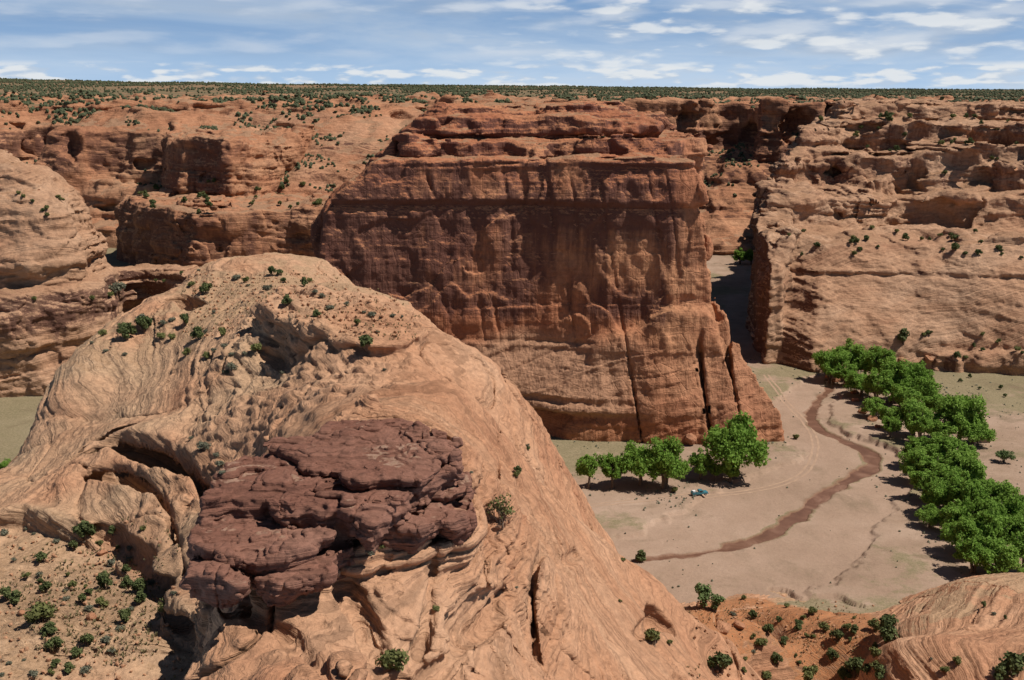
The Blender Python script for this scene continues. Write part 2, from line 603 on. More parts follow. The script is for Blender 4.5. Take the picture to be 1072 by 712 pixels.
M_MESA = rock_mat('mesa_sandstone', (0.47, 0.29, 0.185), (0.42, 0.235, 0.14), (0.31, 0.15, 0.088), dip=(-0.22, 0.1, 0.97), swirl=8,
                  band=0.5, bump=0.75, vn=0.95, line=0.18, scale=1.7, hb=0.7, cracks=0.0, soil=(0.38, 0.21, 0.125))
M_FAR = rock_mat('far_sandstone', (0.46, 0.245, 0.14), (0.40, 0.185, 0.10), (0.25, 0.105, 0.062), dip=(0.02, 0.03, 1), swirl=7,
                 band=0.55, bump=0.8, vn=0.9, line=0.2, scale=2.8, hb=0.8, cracks=0.2, tone_c=(0.52, 0.30, 0.185), soil=(0.36, 0.20, 0.12))


def ground_mat():
    m = bpy.data.materials.new('canyon_sand'); m.use_nodes = True
    t = NT(m.node_tree)
    pos = t.n('ShaderNodeNewGeometry').outputs['Position']
    n1 = t.math('ADD', t.math('MULTIPLY', t.noise(pos, 0.018, 6, 0.6), 0.62), t.math('MULTIPLY', t.noise(pos, 0.085, 6, 0.62), 0.38))
    n2 = t.noise(pos, 0.22, 6, 0.7)
    n3 = t.noise(pos, 1.4, 5, 0.8)
    col = t.ramp(n1, [(0.32, (0.225, 0.148, 0.100)), (0.48, (0.33, 0.222, 0.155)), (0.64, (0.43, 0.30, 0.22))])
    # thin green-grey grass and weeds
    gr = attr(t, 'grass')
    gm = t.ss(t.math('ADD', t.math('MULTIPLY', gr, 0.85), t.math('MULTIPLY', t.math('SUBTRACT', n2, 0.5), 1.3)), 0.30, 0.72)
    gcol = t.mix(t.ss(n3, 0.4, 0.6), (0.17, 0.155, 0.075), (0.26, 0.21, 0.12))
    col = t.mix(t.math('MULTIPLY', gm, 0.75), col, gcol)
    spk = t.ss(t.math('ADD', t.math('MULTIPLY', n3, 0.75), t.math('MULTIPLY', n2, 0.45)), 0.66, 0.74)
    col = t.mix(t.math('MULTIPLY', spk, 0.65), col, (0.145, 0.115, 0.065))
    flow = t.noise(t.scalev(pos, (0.10, 0.03, 0.1)), 1.0, 6, 0.65, 1.2)
    brush = t.ss(t.noise(pos, 0.045, 7, 0.7, 0.8), 0.53, 0.66)
    col = t.mix(t.math('MULTIPLY', brush, 0.55), col, (0.165, 0.122, 0.074))
    wet = t.math('MULTIPLY', attr(t, 'damp'), t.ss(flow, 0.32, 0.62, 0.35, 1.0), clamp=True)
    col = t.mix(t.math('MULTIPLY', wet, 0.75), col, (0.375, 0.25, 0.178))
    mud = t.math('MULTIPLY', attr(t, 'damp'), -0.75, clamp=True)
    col = t.mix(mud, col, (0.20, 0.105, 0.066))
    red = attr(t, 'soil')
    rm = t.ss(t.math('ADD', red, t.math('MULTIPLY', t.math('SUBTRACT', n2, 0.5), 0.7)), 0.4, 0.6)
    col = t.mix(rm, col, t.mix(n3, (0.36, 0.17, 0.085), (0.43, 0.22, 0.12)))
    # plateau woodland soil
    pl = attr(t, 'plateau')
    pc = t.mix(t.ss(n1, 0.42, 0.58), (0.26, 0.155, 0.09), (0.15, 0.125, 0.07))
    col = t.mix(pl, col, pc)
    mv = t.lin(n3, 0.25, 0.75, 0.80, 1.14)
    col = t.mix(1.0, col, t.n('ShaderNodeCombineColor', {0: mv, 1: mv, 2: mv}).outputs[0], 'MULTIPLY')
    bp = t.n('ShaderNodeBump', {'Height': t.math('ADD', n2, t.math('MULTIPLY', n3, 0.35)), 'Strength': 0.5, 'Distance': 0.8}).outputs[0]
    finish(t, col, bp, 0.95, 0.1)
    return m


M_GROUND = ground_mat()


def plain(name, col, rough=0.6, spec=0.3, metal=0.0, var=0.12, sc=3.0):
    m = bpy.data.materials.new(name); m.use_nodes = True
    t = NT(m.node_tree)
    pos = t.n('ShaderNodeTexCoord').outputs['Object']
    n = t.lin(t.noise(pos, sc, 4, 0.6), 0.3, 0.7, 1 - var, 1 + var)
    c = t.mix(1.0, col, t.n('ShaderNodeCombineColor', {0: n, 1: n, 2: n}).outputs[0], 'MULTIPLY')
    b = t.n('ShaderNodeBsdfPrincipled', {'Base Color': c, 'Roughness': rough, 'Specular IOR Level': spec, 'Metallic': metal})
    t.n('ShaderNodeOutputMaterial', {0: b.outputs[0]})
    return m


def march(f, px, py, t0=50.0, t1=900.0):
    """where the line of sight through a photo point meets a rock mass"""
    a, b, c = ray(px, py)
    t = np.arange(t0, t1, 0.5).astype(np.float32)
    v = f(a * t, b * t, CAMZ + c * t)
    k = int(np.argmax(v < 0)) if (v < 0).any() else len(t) - 1
    return (a * float(t[k]), b * float(t[k]), CAMZ + c * float(t[k]))


# ================================================================== ROCK MASSES
def build_rock(name, f, lo, hi, vox, mat, disp=None, paint=None, marg=1.0, iters=1):
    t0 = time.time()
    v, q = mesh_field(f, lo, hi, vox, marg=marg)
    n = vnormals(v, q)
    if disp is not None:
        d = np.concatenate(list(POOL.map(lambda i: disp(v[i:i + 40000], n[i:i + 40000]), range(0, len(v), 40000))))
        v = (v + n * d[:, None]).astype(np.float32)
        n = vnormals(v, q)
    at = {'varnish_shade': np.zeros(len(v)), 'soil': np.zeros(len(v)), 'tone': np.zeros(len(v))}
    if paint is not None:
        at.update(paint(v, n))
    me = make_mesh(name, v, q, mat, at)
    o = link(name, me)
    dt_add(v, n)
    print('ROCK %-24s %8d verts %.1fs' % (name, len(v), time.time() - t0))
    return o


def soil_flat(v, n, amt=1.0, a=0.72, b=0.95, s=12.0, seed=21):
    return amt * sst(n[:, 2], a, b) * np.clip(0.55 + 0.7 * fbm(v[:, 0] / s, v[:, 1] / s, v[:, 2] / s, 3, 0.5, seed), 0, 1)


# ---------- the great butte in the middle
def butte_field():
    base = [(-90, 396), (-40, 395), W(545, 453), W(620, 461), W(700, 465), W(770, 464), W(812, 461), (95, 392), (89.5, 410), (84, 440), (81, 500), (78, 580), (76, 660), (60, 740), (-60, 740), (-66, 620), (-94, 480)]
    base = [p[:2] for p in base]
    main = prism(base, 100.0, ((-5, 2.0), (3, 3.4), (8.5, 6.0), (10.5, 0.2), (12.5, 1.2), (13.5, 3.4), (15.5, 2.2), (24, 9.0), (30, 13.0), (31.5, 13.4), (33, 15.5), (36, 16.5), (60, 18.0), (80, 20.0), (83.5, 21.6), (85.5, 19.0), (98, 22.0)), k=2.0, warp=3.2, ws=30, wz=0.25, seed=1, topn=1.6)
    # lower right buttress, its top climbing to the right
    bt = [W(596, 459)[:2] + (28,), W(650, 463)[:2] + (38,), W(700, 466)[:2] + (50,), W(770, 465)[:2] + (46,), W(814, 461)[:2] + (40,), (93.5, 394, 36), (83, 450, 44), (40, 450, 56), (20, 440, 40)]
    butt = prism(bt, None, ((0, -0.5), (10, 1.0), (28, 7.0), (45, 12.5), (60, 16.5)), k=2.0, warp=2.6, ws=16, wz=0.12, seed=4, topn=1.0)
    nz_ = [W(735, 466), W(775, 466), W(812, 461), (95, 392), (89.5, 410), (84, 440), (81, 520), (60, 520), (52, 430)]
    nose = prism([p[:2] for p in nz_], 100.5, ((-5, 0), (8, 2.0), (22, 7.0), (40, 13.0), (60, 18.0), (80, 20.5), (100, 22.0)), k=2.0, warp=2.2, ws=22, wz=0.25, seed=14, topn=1.0)
    c1 = [(-62, 440), (-20, 433), (20, 436), (48, 430), (68, 432), (76, 450), (80, 560), (60, 700), (-60, 700), (-64, 500)]
    cap1 = prism(c1, 107.0, ((96, 0.5), (100, 1.5), (101, -1.2), (107, 2)), k=0.6, warp=7.0, ws=12, wz=0.9, seed=6, topn=0.8)
    c2 = [(-50, 462), (-10, 452), (30, 458), (52, 452), (62, 480), (70, 600), (60, 740), (-52, 740), (-54, 520)]
    cap2 = prism(c2, 114.0, ((104, 1.0), (107, 2.6), (108.5, -1.2), (114, 2)), k=0.6, warp=9.0, ws=14, wz=0.9, seed=8, topn=1.2)
    c3 = [(-50, 482), (-14, 476), (20, 486), (40, 490), (58, 560), (52, 730), (-48, 730), (-50, 560)]
    cap3 = prism(c3, 118.5, ((110, 0.5), (114, 2.0), (115, -0.6), (118, 2)), k=0.6, warp=9.0, ws=16, wz=0.9, seed=9, topn=1.4)
    # broken left shoulder
    lf = [(-89, 402, 76), (-72, 399, 84), (-58, 404, 92), (-50, 440, 99), (-72, 470, 96), (-92, 470, 80)]
    left = prism(lf, None, ((0, 2), (30, 12), (50, 13), (90, 17)), k=1.5, warp=5.0, ws=14, wz=0.5, seed=12, topn=2.5)

    def f(x, y, z):
        r = smin(smin(main(x, y, z), butt(x, y, z), 3.5), nose(x, y, z), 3.0)
        r = smin(r, left(x, y, z), 1.0)
        r = np.minimum(r, cap1(x, y, z))
        r = np.minimum(r, np.minimum(cap2(x, y, z), cap3(x, y, z)))
        r = smax(r, z - 99 + 0.95 * (-54 - x) + 3 * vnoise(x / 9, y / 9, z / 9, 37), 3.0)
        b = z + 2.0 * vnoise(x / 60, y / 60, 0, 31) - 0.02 * x
        msk = 0.35 + 0.65 * np.clip(0.5 + vnoise(x / 22, y / 22, z / 18, 33), 0, 1)
        up_ = sst(z, 92, 99)
        r = r - bed(BED_BIG, b) * (0.3 + 1.0 * up_) * msk - bed(BED_MID, b) * (0.06 + 0.5 * up_) * msk
        wl = 0.12 + 0.88 * sst(z, 30, 36)
        r = r + (spall(x, y, z, 22, 26, 2.6, 35) * 2.2 + spall(x, y, z, 8, 18, 2.2, 38) * 0.6) * wl
        # upright joints in the lower right buttress and a few on the wall
        j = np.abs(vnoise(x / 9.0 + 0.02 * z, y / 30.0, z / 90, 41))
        rt = sst(x, 30, 60) * (1 - sst(z, 26, 44))
        r = r + (1 - sst(j, 0.0, 0.12)) * (4.5 * rt * (1 - sst(x, 79, 84)) + 0.7 * (1 - up_) * sst(z, 25, 40))
        return r
    return f


bf = butte_field()


def disp_butte(v, n):
    x, y, z = v[:, 0], v[:, 1], v[:, 2]
    d = 0.32 * fbm(x / 5, y / 5, z / 5, 4, 0.55, 51)
    d += 0.4 * vnoise(x / 2.6, y / 2.6, z / 22, 55) * (np.abs(n[:, 2]) < 0.6) - 0.35 * spall(x, y, z, 3.5, 5.0, 2.0, 56)
    b = z + 1.2 * vnoise(x / 30, y / 30, z / 40, 57)
    d += (0.06 + 0.2 * sst(z, 92, 98)) * bed(BED_MID, b * 1.4) + 0.06 * bed(BED_FINE, b)
    cb = z * 0.85 - x * 0.33 + 3.0 * vnoise(x / 25, y / 25, z / 25, 58)
    lo_ = 1 - sst(z, 28, 38)
    d += lo_ * 0.35 * bed(BED_MID, cb)
    return d


def paint_butte(v, n):
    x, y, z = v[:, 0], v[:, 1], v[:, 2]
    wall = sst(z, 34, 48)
    rightlit = sst(x, 40, 75)  # right side kept paler in stain and tone: sunlight put into the colour
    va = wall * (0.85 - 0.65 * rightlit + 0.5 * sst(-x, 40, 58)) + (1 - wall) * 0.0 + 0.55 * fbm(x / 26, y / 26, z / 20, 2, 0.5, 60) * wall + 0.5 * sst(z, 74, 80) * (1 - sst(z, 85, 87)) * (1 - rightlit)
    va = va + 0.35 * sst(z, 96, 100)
    va += 0.3 * (1 - sst(z, 6, 11))  # lowest band of the wall darker
    tone = (1 - sst(z + 4 * vnoise(x / 20, y / 20, z / 20, 59), 30, 38)) * (1 - 0.8 * sst(x, 35, 55)) * sst(z, 7, 10) * 0.62 + 0.12 * sst(x, 45, 75)
    return {'varnish_shade': va, 'tone': tone, 'soil': soil_flat(v, n, 0.9) * sst(z, 80, 95)}


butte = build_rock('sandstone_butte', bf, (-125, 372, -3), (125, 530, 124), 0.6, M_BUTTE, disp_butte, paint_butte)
tag(butte, 'huge dark red flat-topped sandstone butte with sheer streaked wall in mid-canyon', 'butte')


# ---------- right-hand mesa with benches and a shaded upright left wall
def mesa_field():
    fr = [W(740, 374), W(806, 380), W(850, 388), W(960, 385), W(1072, 391), (420, 478), (420, 1000), (40, 1000), (40, 520)]
    front = prism([p[:2] for p in fr], 53.5, ((-5, 0), (3, 0.5), (5, 2.8), (12, 5), (20, 11), (33, 22), (37.5, 26.5), (39, 29.5), (41, 28.5), (47, 36), (54, 44)), k=3.0, warp=5.0, ws=34, wz=0.5, seed=61, topn=2.5, st=1.5)
    lw = [(118.5, 480), (119.5, 503), (124, 545), (128.5, 580), (139, 606), (153, 640), (172, 700), (214, 760), (260, 1000), (430, 1000), (430, 470)]
    leftw = prism(lw, 200.0, ((0, -0.5), (70, 0.8), (90, 5), (93, 9), (104, 12), (107, 18), (117, 20)), k=0.8, warp=2.2, ws=9, wz=0.10, seed=63, topn=0, st=1.5)
    m1 = [(80, 582, 74), (150, 578, 76), (182, 584, 72), (205, 600, 66), (250, 596, 70), (300, 590, 72), (420, 580, 74), (420, 1000, 80), (80, 1000, 80)]
    t1 = prism(m1, None, ((50, -1), (57, 2.4), (63, 3.5), (68, 1.0), (78, 8)), k=2.5, warp=8.0, ws=26, wz=0.5, seed=65, topn=1.5, st=1.5)
    m2 = [(80, 640, 90), (150, 628, 90), (190, 650, 90), (220, 638, 88), (262, 640, 92), (300, 618, 94), (420, 610, 96), (420, 1000, 96), (80, 1000, 96)]
    t2 = prism(m2, None, ((64, 0), (76, 4.0), (79, 4.6), (83, 0), (94, 5)), k=1.2, warp=12.0, ws=19, wz=0.6, seed=67, topn=2.0, st=1.5)
    m3 = [(80, 690), (178, 668), (215, 690), (260, 676), (300, 668), (420, 650), (420, 1000), (80, 1000)]
    t3 = prism(m3, 105.0, ((86, 0), (94, 3.5), (97, -1), (106, 4)), k=0.9, warp=12.0, ws=18, wz=0.7, seed=69, topn=2.0, st=1.5)
    m4 = [(80, 760), (205, 735), (250, 746), (300, 732), (420, 715), (420, 1100), (80, 1100)]
    t4 = prism(m4, 115.0, ((100, 0), (106, 3.0), (108, -1), (116, 4)), k=0.9, warp=10.0, ws=20, wz=0.7, seed=71, topn=1.5, st=1.5)
    foot = prism([W(955, 384)[:2] + (5,), W(1000, 389)[:2] + (7,), W(1080, 393)[:2] + (9,), (420, 470, 9), (420, 520, 9), (190, 520, 7)], None, ((-2, 0), (2, 0.6), (4, -0.2), (8, 1.5)), k=1.0, warp=3.0, ws=12, wz=0.3, seed=72, topn=1.5)

    fin = prism([(119.5, 503, 44), (127, 506, 45), (141, 545, 56), (152, 600, 76), (146, 625, 77), (139, 606, 74), (128.5, 580, 63), (124, 545, 54)], None, ((0, -0.5), (80, 2.0)), k=0.8, warp=2.0, ws=9, wz=0.1, seed=62, topn=2.0, st=0.8, tops=8)

    def f0(x, y, z):
        r = smin(front(x, y, z), t1(x, y, z), 2.0)
        r = np.minimum(r, fin(x, y, z))
        r = np.minimum(r, t2(x, y, z)); r = np.minimum(r, t3(x, y, z)); r = np.minimum(r, t4(x, y, z))
        return r
    caves = [((985, 226), (24, 10, 8)), ((950, 216), (10, 7, 4)), ((1045, 205), (15, 9, 9)), ((1000, 166), (20, 9, 6)), ((915, 174), (16, 9, 6)), ((870, 180), (9, 7, 4)), ((880, 224), (4.5, 6, 3.0)), ((1050, 160), (14, 8, 6)), ((900, 134), (16, 8, 4)), ((975, 138), (20, 8, 5))]
    caves = [(march(f0, *c), r_) for c, r_ in caves]

    def f(x, y, z):
        r = smin(f0(x, y, z), foot(x, y, z), 1.0)
        r = smax(r, leftw(x, y, z), 1.5)
        b = z + 2.5 * vnoise(x / 70, y / 70, 0, 73) + 0.03 * x
        msk = np.clip(0.5 + vnoise(x / 24, y / 24, z / 14, 75), 0, 1)
        hi_ = sst(z, 50, 60)
        r = r + spall(x, y, z, 22, 14, 2.4, 89) * (1.2 + 3.2 * hi_)
        r = r - bed(BED_BIG, b) * (0.5 + 1.5 * hi_) * msk - bed(BED_MID, b) * (0.3 + 0.5 * hi_) * msk
        b2 = z * 0.93 + 0.22 * x + 4 * vnoise(x / 50, y / 50, z / 50, 77)
        r = r - (1 - hi_) * bed(BED_BIG, b2 * 1.4) * 0.8 * np.clip(vnoise(x / 30, y / 30, z / 12, 78) + 0.5, 0, 1)
        wq = vnoise(x / 5, y / 5, z / 5, 79) * 0.25 + vnoise(x / 12, y / 12, z / 10, 80) * 0.35
        for c, s in caves:
            dx, dy, dz = (x - c[0]) / s[0], (y - c[1]) / s[1], (z - c[2]) / s[2] + 0.35 * dx_ if False else (z - c[2]) / s[2]
            dz = np.where(dz > 0, dz, dz * 0.75)
            dx = dx + wq; dz = dz + wq
            r = smax(r, -(np.sqrt(dx * dx + dy * dy + dz * dz) - 1) * min(s), 0.6)
        return r
    return f


def disp_mesa(v, n):
    x, y, z = v[:, 0], v[:, 1], v[:, 2]
    d = 0.5 * fbm(x / 7, y / 7, z / 7, 4, 0.5, 81)
    cb = z * 0.9 + x * 0.26 + 4.0 * vnoise(x / 40, y / 40, z / 40, 83)
    d -= 0.9 * spall(x, y, z, 9, 5, 2.2, 87) * (0.35 + 0.65 * sst(z, 50, 60)) + 0.4 * spall(x, y, z, 3.5, 2.0, 2.0, 88)
    d += 0.34 * bed(BED_MID, cb) * np.clip(0.5 + vnoise(x / 20, y / 20, z / 12, 85), 0, 1.2) + 0.15 * bed(BED_FINE, cb)
    return d


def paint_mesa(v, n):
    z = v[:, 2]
    va = -0.05 + 0.65 * sst(z, 58, 80) + 1.3 * sst(-n[:, 0], 0.25, 0.7) * (v[:, 0] < 205)  # left-facing end wall darkened: its shade is put into the colour
    return {'varnish_shade': va, 'soil': soil_flat(v, n, 1.0, 0.7, 0.93) * sst(z, 45, 56)}


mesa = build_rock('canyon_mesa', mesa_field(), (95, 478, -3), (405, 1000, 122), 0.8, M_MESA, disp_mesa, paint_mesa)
tag(mesa, 'pale stepped sandstone mesa with alcoves and shaded upright end beside the narrow gap', 'mesa')


# ---------- left buttress above its dark ledge
def left_field():
    l0 = [W(-80, 428), W(-20, 420), W(45, 404), W(100, 380), W(150, 372), (-120, 458), (-126, 500), (-150, 540), (-420, 600), (-420, 440)]
    bench = prism([p[:2] for p in l0], 41.0, ((-5, 0), (6, 3), (12, 8.5), (19, 12.5), (24, 8.0), (27, 4.5), (32, 7.0), (35, 5.0), (41, 7.0)), k=1.2, warp=3.0, ws=22, wz=0.4, seed=91, topn=1.0)
    l1 = [(-181, 472), (-200, 450), (-246, 442), (-300, 440), (-420, 450), (-420, 640), (-235, 600), (-190, 520)]
    but = prism(l1, 98.0, ((34, -2), (42, 1.0), (45, 6.0), (50, 7), (54, 4), (62, 8), (63.5, 10), (72, 12), (82, 17), (83.5, 21), (90, 28), (95, 38), (98, 48)), k=3.0, warp=4.0, ws=26, wz=0.6, seed=93, topn=1.0)
    cave = P(38, 374, 428)
    cav2 = P(35, 297, 452)

    def f(x, y, z):
        r = np.minimum(bench(x, y, z), but(x, y, z))
        b = z + 2.0 * vnoise(x / 50, y / 50, 0, 95) - 0.05 * x
        msk = np.clip(0.55 + vnoise(x / 20, y / 20, z / 10, 97), 0, 1)
        r = r - bed(BED_BIG, b) * 1.5 * msk - bed(BED_MID, b) * 0.5 * msk + spall(x, y, z, 16, 9, 2.4, 98) * 2.6
        dx, dy, dz = (x - cave[0]) / 9, (y - cave[1]) / 14, (z - cave[2]) / 5.0
        r = smax(r, -(np.sqrt(dx * dx + dy * dy + dz * dz) - 1) * 5, 1.5)
        dx, dy, dz = (x - cav2[0]) / 13, (y - cav2[1]) / 7, (z - cav2[2]) / 3.0
        return smax(r, -(np.sqrt(dx * dx + dy * dy + dz * dz) - 1) * 4, 1.0)
    return f


def paint_left(v, n):
    z = v[:, 2]
    return {'varnish_shade': 0.15 + 0.75 * sst(z, 22, 30) * (1 - sst(z, 41, 44)), 'soil': soil_flat(v, n, 0.9, 0.75, 0.95) * sst(z, 36, 40)}


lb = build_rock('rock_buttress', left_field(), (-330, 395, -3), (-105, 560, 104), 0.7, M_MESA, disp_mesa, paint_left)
tag(lb, 'rounded layered sandstone buttress above a dark ledge with a cave, at the left edge', 'buttress')


# ---------- mid-left block with a flat shrubby top and its shaded tower
def block_field():
    a = [(-296, 830), (-289, 806), (-255, 772), (-216, 735), (-170, 742), (-128, 750), (-110, 800), (-100, 900), (-300, 900)]
    low = prism([p[:2] for p in a], 46.0, ((-5, -1), (20, 1.5), (30, 3), (38, 1.5), (46, 6)), k=2.0, warp=5.0, ws=30, wz=0.15, seed=101, topn=2.0, st=1.5)
    bpl = [(-284, 890, 86), (-250, 862, 92), (-212, 838, 90), (-190, 872, 84), (-165, 960, 96), (-300, 980, 98), (-285, 900, 90)]
    tow = prism(bpl, None, ((40, -3), (48, 0), (60, 1), (92, 5)), k=2.0, warp=5.0, ws=20, wz=0.12, seed=103, topn=2.0, st=1.5)

    def f(x, y, z):
        r = np.minimum(low(x, y, z), tow(x, y, z))
        b = z + 2.0 * vnoise(x / 70, y / 70, 0, 105)
        msk = np.clip(0.5 + vnoise(x / 30, y / 30, z / 16, 107), 0, 1)
        return r - bed(BED_BIG, b) * 1.5 * msk - bed(BED_MID, b) * 0.5 * msk + spall(x, y, z, 20, 18, 2.4, 108) * 3.5
    return f


def disp_far(v, n):
    x, y, z = v[:, 0], v[:, 1], v[:, 2]
    d = 1.4 * fbm(x / 14, y / 14, z / 14, 4, 0.55, 111)
    cb = z + 0.1 * x + 4.0 * vnoise(x / 60, y / 60, z / 60, 113)
    d += 0.8 * bed(BED_MID, cb) * np.clip(0.5 + vnoise(x / 30, y / 30, z / 16, 115), 0, 1.2) - 1.3 * spall(x, y, z, 11, 6, 2.2, 117)
    return d


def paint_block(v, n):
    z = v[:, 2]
    return {'varnish_shade': 0.35 + 0.5 * sst(-n[:, 0], 0.0, 0.7) + 0.3 * sst(-n[:, 1], 0.5, 0.9), 'soil': soil_flat(v, n, 1.0, 0.7, 0.93)}  # left and front faces darkened: cliff shade put into the colour


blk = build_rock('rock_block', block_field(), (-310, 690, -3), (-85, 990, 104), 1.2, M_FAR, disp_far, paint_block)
tag(blk, 'squarish rock block with shrubby flat top and dark cliff front, beyond the dome', 'rock block')


# ---------- far canyon walls
def far_field():
    fl = [(-900, 1000), (-620, 960), W(20, 252)[:2], W(75, 256)[:2], W(140, 259)[:2], (-240, 900), (-120, 880), (0, 930), (60, 1000), (60, 1300), (-900, 1300)]
    low = prism(fl, 46.0, ((-5, 0), (12, 8), (15, 8), (20, 22), (24, 21), (34, 34), (37, 33), (46, 44)), k=1.8, warp=22.0, ws=55, wz=0.4, seed=121, topn=2.5, st=3.0)
    f2 = [(-900, 1060), (-560, 985), (-470, 972), (-448, 1010), (-425, 1012), (-412, 978), (-330, 965), (-255, 985), (-225, 1010), (-120, 1010), (20, 1020), (60, 1060), (60, 1300), (-900, 1300)]
    upw = prism(f2, 108.0, ((30, -8), (46, 1), (70, 5), (78, 7), (90, 14), (96, 30), (108, 60)), k=1.8, warp=20.0, ws=42, wz=0.2, seed=123, topn=2.0, st=3.0)
    ram = [(-285, 885), (-225, 868), (-130, 862), (-70, 870), (-20, 900), (60, 960), (60, 1300), (-300, 1300)]
    ramp_ = prism(ram, 112.0, ((30, -10), (48, 4), (60, 24), (75, 62), (90, 100), (104, 140), (112, 175)), k=3.0, warp=18.0, ws=48, wz=0.6, seed=125, topn=2.0, st=3.0)
    f3 = [(-900, 1130), (-420, 1090), (-200, 1075), (-60, 1060), (60, 1050), (200, 1040), (200, 1300), (-900, 1300)]
    rim = prism(f3, 116.5, ((100, 0), (108, 6), (110, 3), (117, 12)), k=2.0, warp=16.0, ws=40, wz=0.6, seed=127, topn=2.0, st=3.0)
    fr = [(-60, 960), (60, 920), (130, 872), (165, 858), (260, 860), (420, 830), (620, 820), (620, 1300), (-60, 1300)]
    rlow = prism(fr, 78.0, ((-5, 0), (6, 4), (10, 12), (25, 40), (28, 41), (50, 72), (54, 73), (78, 104)), k=2.0, warp=18.0, ws=40, wz=0.7, seed=129, topn=3.0, st=3.0)
    fr2 = [(-60, 1010), (80, 960), (125, 965), (150, 985), (190, 985), (205, 945), (300, 945), (620, 930), (620, 1300), (-60, 1300)]
    rup = prism(fr2, 113.0, ((60, -6), (78, 1), (88, 3), (92, 0), (113, 8)), k=1.5, warp=22.0, ws=36, wz=0.12, seed=131, topn=2.0, st=3.0)

    def fb(x, y, z):
        r = np.minimum(low(x, y, z), upw(x, y, z))
        r = smin(r, ramp_(x, y, z), 6.0)
        return np.minimum(np.minimum(r, rim(x, y, z)), np.minimum(rlow(x, y, z), rup(x, y, z)))
    holes = [((42, 148), (17, 18, 22)), ((72, 150), (9, 14, 18)), ((20, 132), (16, 10, 4)), ((150, 172), (10, 8, 4)), ((785, 142), (15, 16, 14)), ((832, 132), (16, 16, 14)), ((720, 150), (16, 10, 4)), ((420, 121), (12, 12, 8)), ((112, 218), (18, 9, 4)), ((330, 262), (8, 8, 3)), ((645, 126), (18, 10, 4)), ((215, 112), (26, 10, 3)), ((300, 132), (14, 8, 3.5))]
    holes = [(march(fb, *c, 50, 1400), r_) for c, r_ in holes]

    def f(x, y, z):
        r = np.minimum(low(x, y, z), upw(x, y, z))
        r = smin(r, ramp_(x, y, z), 6.0)
        r = np.minimum(r, rim(x, y, z)); r = np.minimum(r, rlow(x, y, z)); r = np.minimum(r, rup(x, y, z))
        b = z + 3.0 * vnoise(x / 90, y / 90, 0, 133)
        msk = np.clip(0.5 + vnoise(x / 40, y / 40, z / 20, 135), 0, 1)
        r = r - bed(BED_BIG, b) * 2.2 * msk - bed(BED_MID, b) * 0.6 * msk + spall(x, y, z, 34, 20, 2.6, 137) * 6.5
        wq = vnoise(x / 9, y / 9, z / 9, 138) * 0.4
        for c, s in holes:
            dx, dy, dz = (x - c[0]) / s[0] + wq, (y - c[1]) / s[1], (z - c[2]) / s[2] + wq
            r = smax(r, -(np.sqrt(dx * dx + dy * dy + dz * dz) - 1) * min(s), 1.0)
        return r
    return f


def paint_far(v, n):
    x, z = v[:, 0], v[:, 2]
    y = v[:, 1]
    tone = 0.75 * sst(x, -290, -240) * (1 - sst(x, -20, 30)) * sst(z, 44, 52) * (1 - sst(z, 104, 110)) * np.clip(0.7 + fbm(x / 40, y / 40, z / 40, 2, 0.5, 139), 0, 1)
    return {'tone': tone, 'varnish_shade': 0.28 + 0.45 * sst(x, 60, 120) * (1 - sst(z, 70, 78)) + 0.55 * sst(z, 48, 60) * (1 - sst(z, 88, 96)) + 0.4 * sst(x, 60, 160) * sst(z, 76, 82), 'soil': soil_flat(v, n, 0.9, 0.75, 0.95, 25.0)}


fw = build_rock('canyon_wall', far_field(), (-640, 820, -3), (520, 1290, 124), 1.9, M_FAR, disp_far, paint_far, marg=7.0)
tag(fw, kind='structure')
print('T far', time.time() - T0)
#--SPLIT1--

# ---------- foreground dome: height from surveyed points, then cliffs, alcoves and clefts cut in
FG = [  # photo column, row, distance
    (-60, 545, 164), (20, 500, 178), (70, 500, 167), (120, 506, 159), (165, 523, 151), (190, 570, 140), (200, 612, 130), (10, 525, 168), (-50, 505, 180),
    (75, 535, 158), (110, 552, 153), (150, 582, 145), (178, 615, 136), (0, 535, 164), (215, 640, 122), (75, 548, 150), (110, 568, 145), (150, 605, 136), (0, 548, 154), (-60, 560, 152),
    (130, 450, 178), (60, 480, 182), (222, 520, 150), (185, 460, 170),
    (340, 705, 71), (250, 655, 80), (200, 690, 77), (160, 705, 77), (300, 690, 75), (420, 700, 78), (280, 640, 83),
    (420, 570, 95), (500, 620, 96), (450, 680, 82), (560, 700, 100), (620, 690, 115), (700, 690, 134), (750, 705, 147), (520, 500, 118), (560, 560, 124), (600, 620, 128), (660, 620, 146),
    (480, 400, 152), (350, 440, 122), (300, 430, 150), (400, 405, 155), (450, 347, 192), (400, 312, 218), (330, 272, 280), (320, 290, 250), (250, 300, 242), (200, 310, 240), 
    (250, 360, 192), (320, 400, 162), (150, 350, 222), (110, 345, 230), (60, 390, 213), (40, 430, 201), (15, 480, 190), (100, 420, 200), (180, 430, 186), (250, 420, 172), (230, 470, 160), (160, 390, 206), (235, 500, 147),
    (500, 380, 185), (530, 460, 168), (576, 530, 160), (636, 575, 158), (690, 612, 157), (150, 318, 242), (200, 292, 262), (260, 281, 276), (262, 378, 190), (284, 386, 186), (303, 398, 178), (332, 364, 178), (365, 366, 174), (345, 392, 170), (390, 375, 172), (760, 665, 155),
]
pts = [P(*a) for a in FG]
# under the cap rock
for a in ((240, 560, 86, 86.0), (330, 520, 94, 86.5), (420, 480, 101, 87.5), (290, 590, 83, 85.0), (470, 520, 97, 84.5), (400, 540, 91, 85.5)):
    pts.append(W(a[0], a[1], a[3])[:2] + (a[3],))


